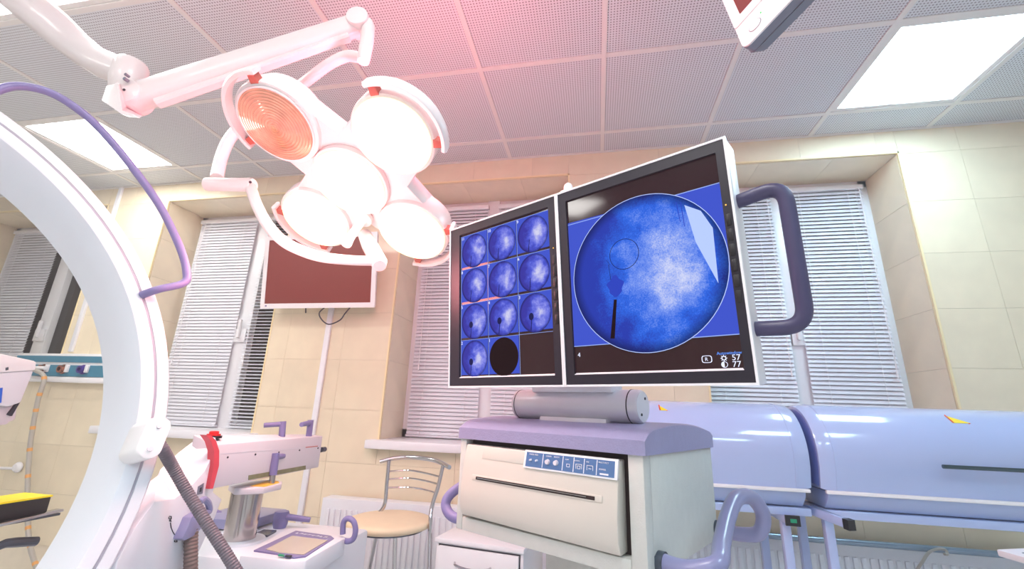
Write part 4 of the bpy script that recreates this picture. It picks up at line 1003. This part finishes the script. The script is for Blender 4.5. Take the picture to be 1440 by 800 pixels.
# ------------------------------------------------------------------ ceiling-hung touch display, corner in view
c0 = at(1046, 70, .9); e1 = Vector((-.01, .32, .947)).normalized(); e2 = Vector((.579, -.77, .267)); e2 = (e2 - e1 * e2.dot(e1)).normalized(); nb_ = e2.cross(e1).normalized()
if nb_.dot(c0 - EYE) < 0: nb_ = -nb_
hd = thing('hanging_display', 'white hanging display with a round button, its lower corner at the top right', 'monitor', tuple(c0 + e1 * .2 + e2 * .2))
def hp_(a, b, d): return c0 + e2 * a + e1 * b + nb_ * d
def rrect(a0, a1, b0_, b1_, r, d):
    out = []
    for cx, cy_, s0 in ((a1 - r, b1_ - r, 0), (a0 + r, b1_ - r, 90), (a0 + r, b0_ + r, 180), (a1 - r, b0_ + r, 270)):
        for k in range(6): t_ = radians(s0 + 18 * k); out.append(hp_(cx + r * cos(t_), cy_ + r * sin(t_), d))
    return out
Wd, Hd = .40, .44
obj('front_shell', MB().prism(rrect(0, Wd, 0, Hd, .022, 0), rrect(0, Wd, 0, Hd, .022, .004)), M['white'], hd, angle=50)
obj('middle_shell', MB().prism(rrect(0.0005, Wd, .0005, Hd, .014, .0042), rrect(.002, Wd, .002, Hd, .014, .0245)), M['symgrey'], hd, angle=50)
obj('rear_shell', MB().prism(rrect(0, Wd, 0, Hd, .014, .0255), rrect(.012, Wd - .012, .010, Hd - .012, .014, .05)), M['symgrey'], hd, angle=50)
obj('screen_frame', MB().prism(rrect(0.0005, Wd - .002, .092, Hd - .002, .008, -.003), rrect(0.0005, Wd - .002, .092, Hd - .002, .008, .001)), M['white'], hd, angle=50)
obj('screen', MB().prism(rrect(.024, Wd - .018, .124, Hd - .018, .002, -.004), rrect(.024, Wd - .018, .124, Hd - .018, .002, 0)), M['maroon'], hd)
bc = hp_(.041, .040, 0)
obj('round_button', MB().lathe([(.0145, -.001), (.0145, .0015), (.012, .0022), (.0115, .0008), (.0085, .0006), (.008, .0024), (0, .0028)], bc, -nb_, 28), M['white'], hd)
obj('button_ring', MB().lathe([(.0158, -.0005), (.0158, .0008), (.0143, .0008), (.0143, -.0005)], bc, -nb_, 32), M['symgrey'], hd)
obj('indicator', MB().ext([hp_(.060, .056, -.0008), hp_(.063, .056, -.0008), hp_(.063, .061, -.0008), hp_(.060, .061, -.0008)], nb_ * .002), M['ledgreen'], hd)
mp_ = hp_(Wd / 2, Hd / 2, .05)
obj('hanger_tube', MB().tube(fillet([mp_, mp_ + nb_ * .10, Vector(((mp_ + nb_ * .10).x, (mp_ + nb_ * .10).y, H))], .05), .018, 14), M['white'], hd)

# ------------------------------------------------------------------ bar stool
zs = EYE.z - .463
sc0 = atz(548, 730, zs); sr = .178
stool = thing('bar_stool', 'chrome bar stool with a round cream seat and a slatted metal back', 'stool', (sc0.x, sc0.y, 0))
obj('seat', MB().lathe([(sr - .02, -.028), (sr - .004, -.022), (sr, -.010), (sr - .004, .0), (sr - .02, .005), (sr * .6, .010), (0, .011)], sc0, (0, 0, 1), 48), M['cushion'], stool, angle=60)
obj('seat_pan', MB().cyl(sc0 + Vector((0, 0, -.036)), sc0 + Vector((0, 0, -.028)), sr - .03, n=32), M['steel'], stool)
ybk = sc0.y + .06
TLp, TRp = at(534, 649, ybk + .06), at(632, 657, ybk - .03)
mid = at(580, 643, ybk + .10)
obj('top_rail', MB().tube(smooth([TLp, at(556, 644, ybk + .09), mid, at(610, 647, ybk + .06), TRp], 6), .0095, 12), M['chrome'], stool)
lp_a = [at(547, 648, ybk + .07), at(544, 680, ybk + .05), at(540, 712, ybk + .03)]
rp_a = [at(623, 655, ybk - .01), at(616, 685, ybk - .03), at(607, 715, ybk - .05)]
fl = [Vector((sc0.x - .13, sc0.y + .09, zs - .03)), Vector((sc0.x + .15, sc0.y + .04, zs - .03))]
obj('back_post', MB().tube(smooth(lp_a + [fl[0]], 4), .0085, 12), M['chrome'], stool)
obj('back_post', MB().tube(smooth(rp_a + [Vector((sc0.x + .19, sc0.y - .01, zs - .06)), Vector((sc0.x + .22, sc0.y + .02, .0))], 4), .0085, 12), M['chrome'], stool)
for yl, yr_, ym in ((663, 671, 660), (674, 681, 671), (686, 693, 684)):
    p0 = at(546 - (yl - 663) * .08, yl, ybk + .065); p2 = at(620 - (yr_ - 671) * .3, yr_, ybk - .015); p1 = at(578, ym + 1.5, ybk + .095)
    obj('back_slat', MB().tube(smooth([p0, p0.lerp(p1, .5) + Vector((0, .012, 0)), p1, p1.lerp(p2, .5) + Vector((0, .012, 0)), p2], 4), .0042, 8), M['chrome'], stool)
for dx, dy in ((-.10, -.09), (.09, -.10), (-.12, .11)):
    obj('leg', MB().tube([(sc0.x + dx * .7, sc0.y + dy * .7, zs - .034), (sc0.x + dx * 1.8, sc0.y + dy * 1.8, 0)], .0085, 10), M['chrome'], stool)
obj('foot_ring', MB().tube([(sc0.x + .16 * cos(a), sc0.y + .16 * sin(a), .25) for a in [2 * pi * k / 32 for k in range(33)]], .007, 8), M['chrome'], stool)

# ------------------------------------------------------------------ drawer cabinet
zc = EYE.z - .50
p_fl, p_fr, p_bl = atz(614, 755, zc), atz(736, 772, zc), atz(638, 735, zc)
ux = (p_fr - p_fl).normalized(); cwid = (p_fr - p_fl).length; uy = Vector((-ux.y, ux.x, 0)); yaw = atan2(ux.y, ux.x)
Tc = Matrix.Translation((p_fl.x, p_fl.y, 0)) @ Matrix.Rotation(yaw, 4, 'Z')
cab = thing('drawer_cabinet', 'small white drawer cabinet standing behind the monitor cart', 'cabinet', tuple(Tc @ Vector((cwid / 2, .2, 0))), yaw)
def kobj(name, mb, m, par=cab, **k): return obj(name, mb, m, par, T=Tc, **k)
kobj('carcass', MB().box(0, cwid, .004, .29, .06, zc - .018), M['upvc'], bevel=.002)
kobj('top', MB().box(-.004, cwid + .004, -.006, .292, zc - .017, zc), M['upvc'], bevel=.003)
kobj('plinth', MB().box(.02, cwid - .02, .02, .26, 0, .06), M['symgrey'])
kobj('drawer_gap', MB().box(.012, cwid - .012, .001, .006, .07, zc - .022), M['ink'])
zd = zc - .026
for k in range(3):
    hgt = .175; d_ = kobj('drawer', MB().box(.016, cwid - .016, -.010, .0035, zd - hgt + .004, zd), M['upvc'], bevel=.002)
    hx0, hx1 = cwid * .25, cwid * .66; hz = zd - .05
    kobj('handle', MB().tube(smooth([(hx0, -.010, hz), (hx0 + .012, -.026, hz - .004), ((hx0 + hx1) / 2, -.032, hz - .01), (hx1 - .012, -.026, hz - .004), (hx1, -.010, hz)], 5), .0042, 8), M['chrome'], d_)
    zd -= hgt

# ------------------------------------------------------------------ medical gas rail and hose
gr_ = thing('gas_rail', 'teal and white medical gas rail with round sockets on the left wall', 'medical gas outlet', (-3.55, YW - .03, EYE.z + .09))
x0, x1 = -4.19, -3.1; zt_ = EYE.z + .283; zb_ = EYE.z + .085
obj('backplate', MB().box(x0, x1, YW - .035, YW - .004, zb_, zt_), M['white'], gr_, bevel=.004)
obj('teal_band', MB().box(x0 + .01, x1, YW - .040, YW - .034, zt_ - .062, zt_ - .018), M['teal'], gr_)
obj('teal_band', MB().box(x0 - .0, x1, YW - .044, YW - .034, zb_ + .038, zt_ - .082), M['teal'], gr_)
obj('lower_ledge', MB().box(x0, x1, YW - .055, YW - .03, zb_ - .005, zb_ + .034), M['white'], gr_, bevel=.008)
sx = [(-4.06, 'copper'), (-3.885, 'copper'), (-3.705, 'copper'), (-3.53, 'purple')]
for x, m_ in sx:
    z = EYE.z + .172
    s_ = obj('socket', MB().lathe([(.033, -.002), (.033, .008), (.026, .014), (.026, .03), (.014, .032), (.013, .012), (0, .012)], (x, YW - .044, z), (0, -1, 0), 24), M[m_], gr_)
    obj('socket_guard', MB().box(x + .026, x + .05, YW - .062, YW - .044, z - .022, z + .03), M['white'], s_, bevel=.004)
zz = EYE.z + .165
obj('hose_plug', MB().cyl((-3.93, YW - .08, zz + .01), (-3.83, YW - .075, zz + .01), .013, n=14), M['white'], gr_)
hz_ = [Vector((-3.90, YW - .098, zz)), at(62, 530, 2.43), at(54, 560, 2.43), at(48, 590, 2.44), at(42, 630, 2.45), at(39, 680, 2.45), at(39, 730, 2.45), at(42, 765, 2.44), at(52, 800, 2.42), at(66, 840, 2.40)]
P = smooth(hz_, 8)
gh = obj('gas_hose', MB().tube(P, .0135, 10), M['tubing']); tag(gh, 'thin grey gas hose with orange marks hanging from the teal rail', 'hose')
mk = MB()
for k in range(8, len(P) - 2, 6): mk.cyl(P[k], P[k] + (P[k + 1] - P[k]).normalized() * .022, .0142, n=10)
mo_ = obj('orange_mark', mk, M['orange'], None)
mo_.parent = gh
pg = thing('wall_hook', 'white round wall hook low on the left tiled wall', 'hook', tuple(at(25, 657, YW)))
c_ = at(25, 657, YW - .02)
obj('hook_head', MB().lathe([(.0, -.022), (.022, -.018), (.034, -.004), (.034, .006), (.02, .014)], c_, (0, 1, 0), 22), M['white'], pg)
obj('hook_bar', MB().cyl(c_ + Vector((-.02, -.005, -.008)), c_ + Vector((-.14, -.005, -.012)), .009, n=10), M['white'], pg)

# ------------------------------------------------------------------ anaesthesia trolley at the left edge
XT = -1.8
at_ = thing('anaesthesia_trolley', 'white medical trolley cut off by the left edge, with chrome shelf rails', 'medical trolley', (XT - .3, 1.0, 0))
def slabx(pts, X, wdt): 
    f = [atx(x, y, X) for x, y in pts]; return MB().ext(f, (-wdt, 0, 0))
obj('top_slab', slabx([(-60, 484), (-60, 510), (0, 524), (51, 521), (52, 508)], XT, .5), M['white'], at_, bevel=.006)
obj('unit_body', slabx([(-60, 512), (0, 524), (48, 521), (30, 566), (12, 572), (-60, 560)], XT - .006, .45), M['cshell'], at_, bevel=.005)
obj('blue_label', slabx([(-8, 547), (4, 545), (2, 566), (-8, 570)], XT - .004, .01), M['bluelabel'], at_)
obj('lower_tray', slabx([(-60, 580), (10, 570), (26, 566), (22, 590), (14, 593), (10, 597), (-60, 604)], XT - .03, .4), M['armgrey'], at_, bevel=.004)
obj('tray_latch', slabx([(12, 583), (25, 566), (28, 566), (17, 585)], XT - .02, .012), M['ink'], at_)
obj('slab_screw', slabx([(8, 517), (12, 516), (12, 520), (8, 521)], XT + .001, .004), M['steel'], at_)
obj('shelf_rail', slabx([(-70, 752), (-70, 757), (0, 741), (90, 719), (90, 715.5), (0, 736)], XT, .03), M['chrome'], at_, bevel=.002)
zsh = atx(0, 737, XT).z; ysh = atx(88, 717, XT).y
obj('shelf', MB().box(XT - .47, XT - .005, .75, ysh, zsh - .008, zsh - .001), M['steel'], at_)
obj('lower_rail', MB().tube([atx(-60, 783, XT), atx(-2, 768, XT), atx(8, 764, XT), atx(22, 762.5, XT), atx(51, 761, XT)], [.012, .012, .013, .0145, .014], 10), M['steel'], at_)
pole = MB(); yy = 1.02
for dy in (0, .08): pole.cyl((XT - .30, yy - .18 + dy, .0), (XT - .30, yy - .18 + dy, EYE.z + .03), .018, n=14)
obj('pole', pole, M['chrome'], at_)
ba_ = atx(-40, 776, XT); obj('rail_bracket', MB().box(XT - .3, XT + .004, .93, .95, ba_.z - .02, ba_.z + .012), M['steel'], at_)
obj('trolley_base', MB().box(XT - .5, XT - .05, .7, 1.25, .05, .12), M['white'], at_, bevel=.02)
for dx, dy in ((-.45, .75), (-.1, .75), (-.45, 1.2), (-.1, 1.2)): obj('castor', MB().cyl((XT + dx - .015, dy, .04), (XT + dx + .015, dy, .04), .04, n=16), M['black'], at_)
yb3 = thing('storage_box', 'black box with a bright yellow top lying on the chrome shelf at left', 'box', tuple(atx(30, 728, XT - .05) ))
XB = XT - .034
ybx = atx(69, 710, XB).y; zbx = atx(69, 697, XB).z
obj('box_body', MB().box(XB - .12, XB, .80, ybx, zsh + .001, zbx - .004), M['black'], yb3, bevel=.003)
obj('box_lid', MB().box(XB - .122, XB + .002, .798, ybx + .002, zbx - .004, zbx + .001), M['yellow'], yb3)

# ------------------------------------------------------------------ tray table corner at lower right
tt = thing('tray_table', 'white tray table corner with a dark inset at the bottom right edge', 'table', (1.45, 1.35, 0))
zt2 = EYE.z - .30
a0 = atz(1401, 772, zt2); r1 = (atz(1470, 769, zt2) - a0).normalized(); r2 = (atz(1440, 789, zt2 - .0) - a0).normalized()
r2 = atz(1450, 786, zt2) - a0; r2.normalize()
Wt = .5; 
quad = [a0, a0 + r1 * Wt, a0 + r1 * Wt + r2 * Wt, a0 + r2 * Wt]
ce = (quad[0] + quad[2]) / 2
obj('tray_frame', MB().ext(quad, (0, 0, -.016)), M['white'], tt, bevel=.003)
inn = [ce + (q - ce) * .86 + Vector((0, 0, .001)) for q in quad]
obj('tray_inset', MB().ext(inn, (0, 0, -.004)), M['steel'], tt)
obj('pedestal', MB().cyl((ce.x, ce.y, .05), (ce.x, ce.y, zt2 - .016), .025, n=16), M['white'], tt)
obj('foot', MB().box(ce.x - .2, ce.x + .2, ce.y - .2, ce.y + .2, 0, .05), M['white'], tt, bevel=.01)
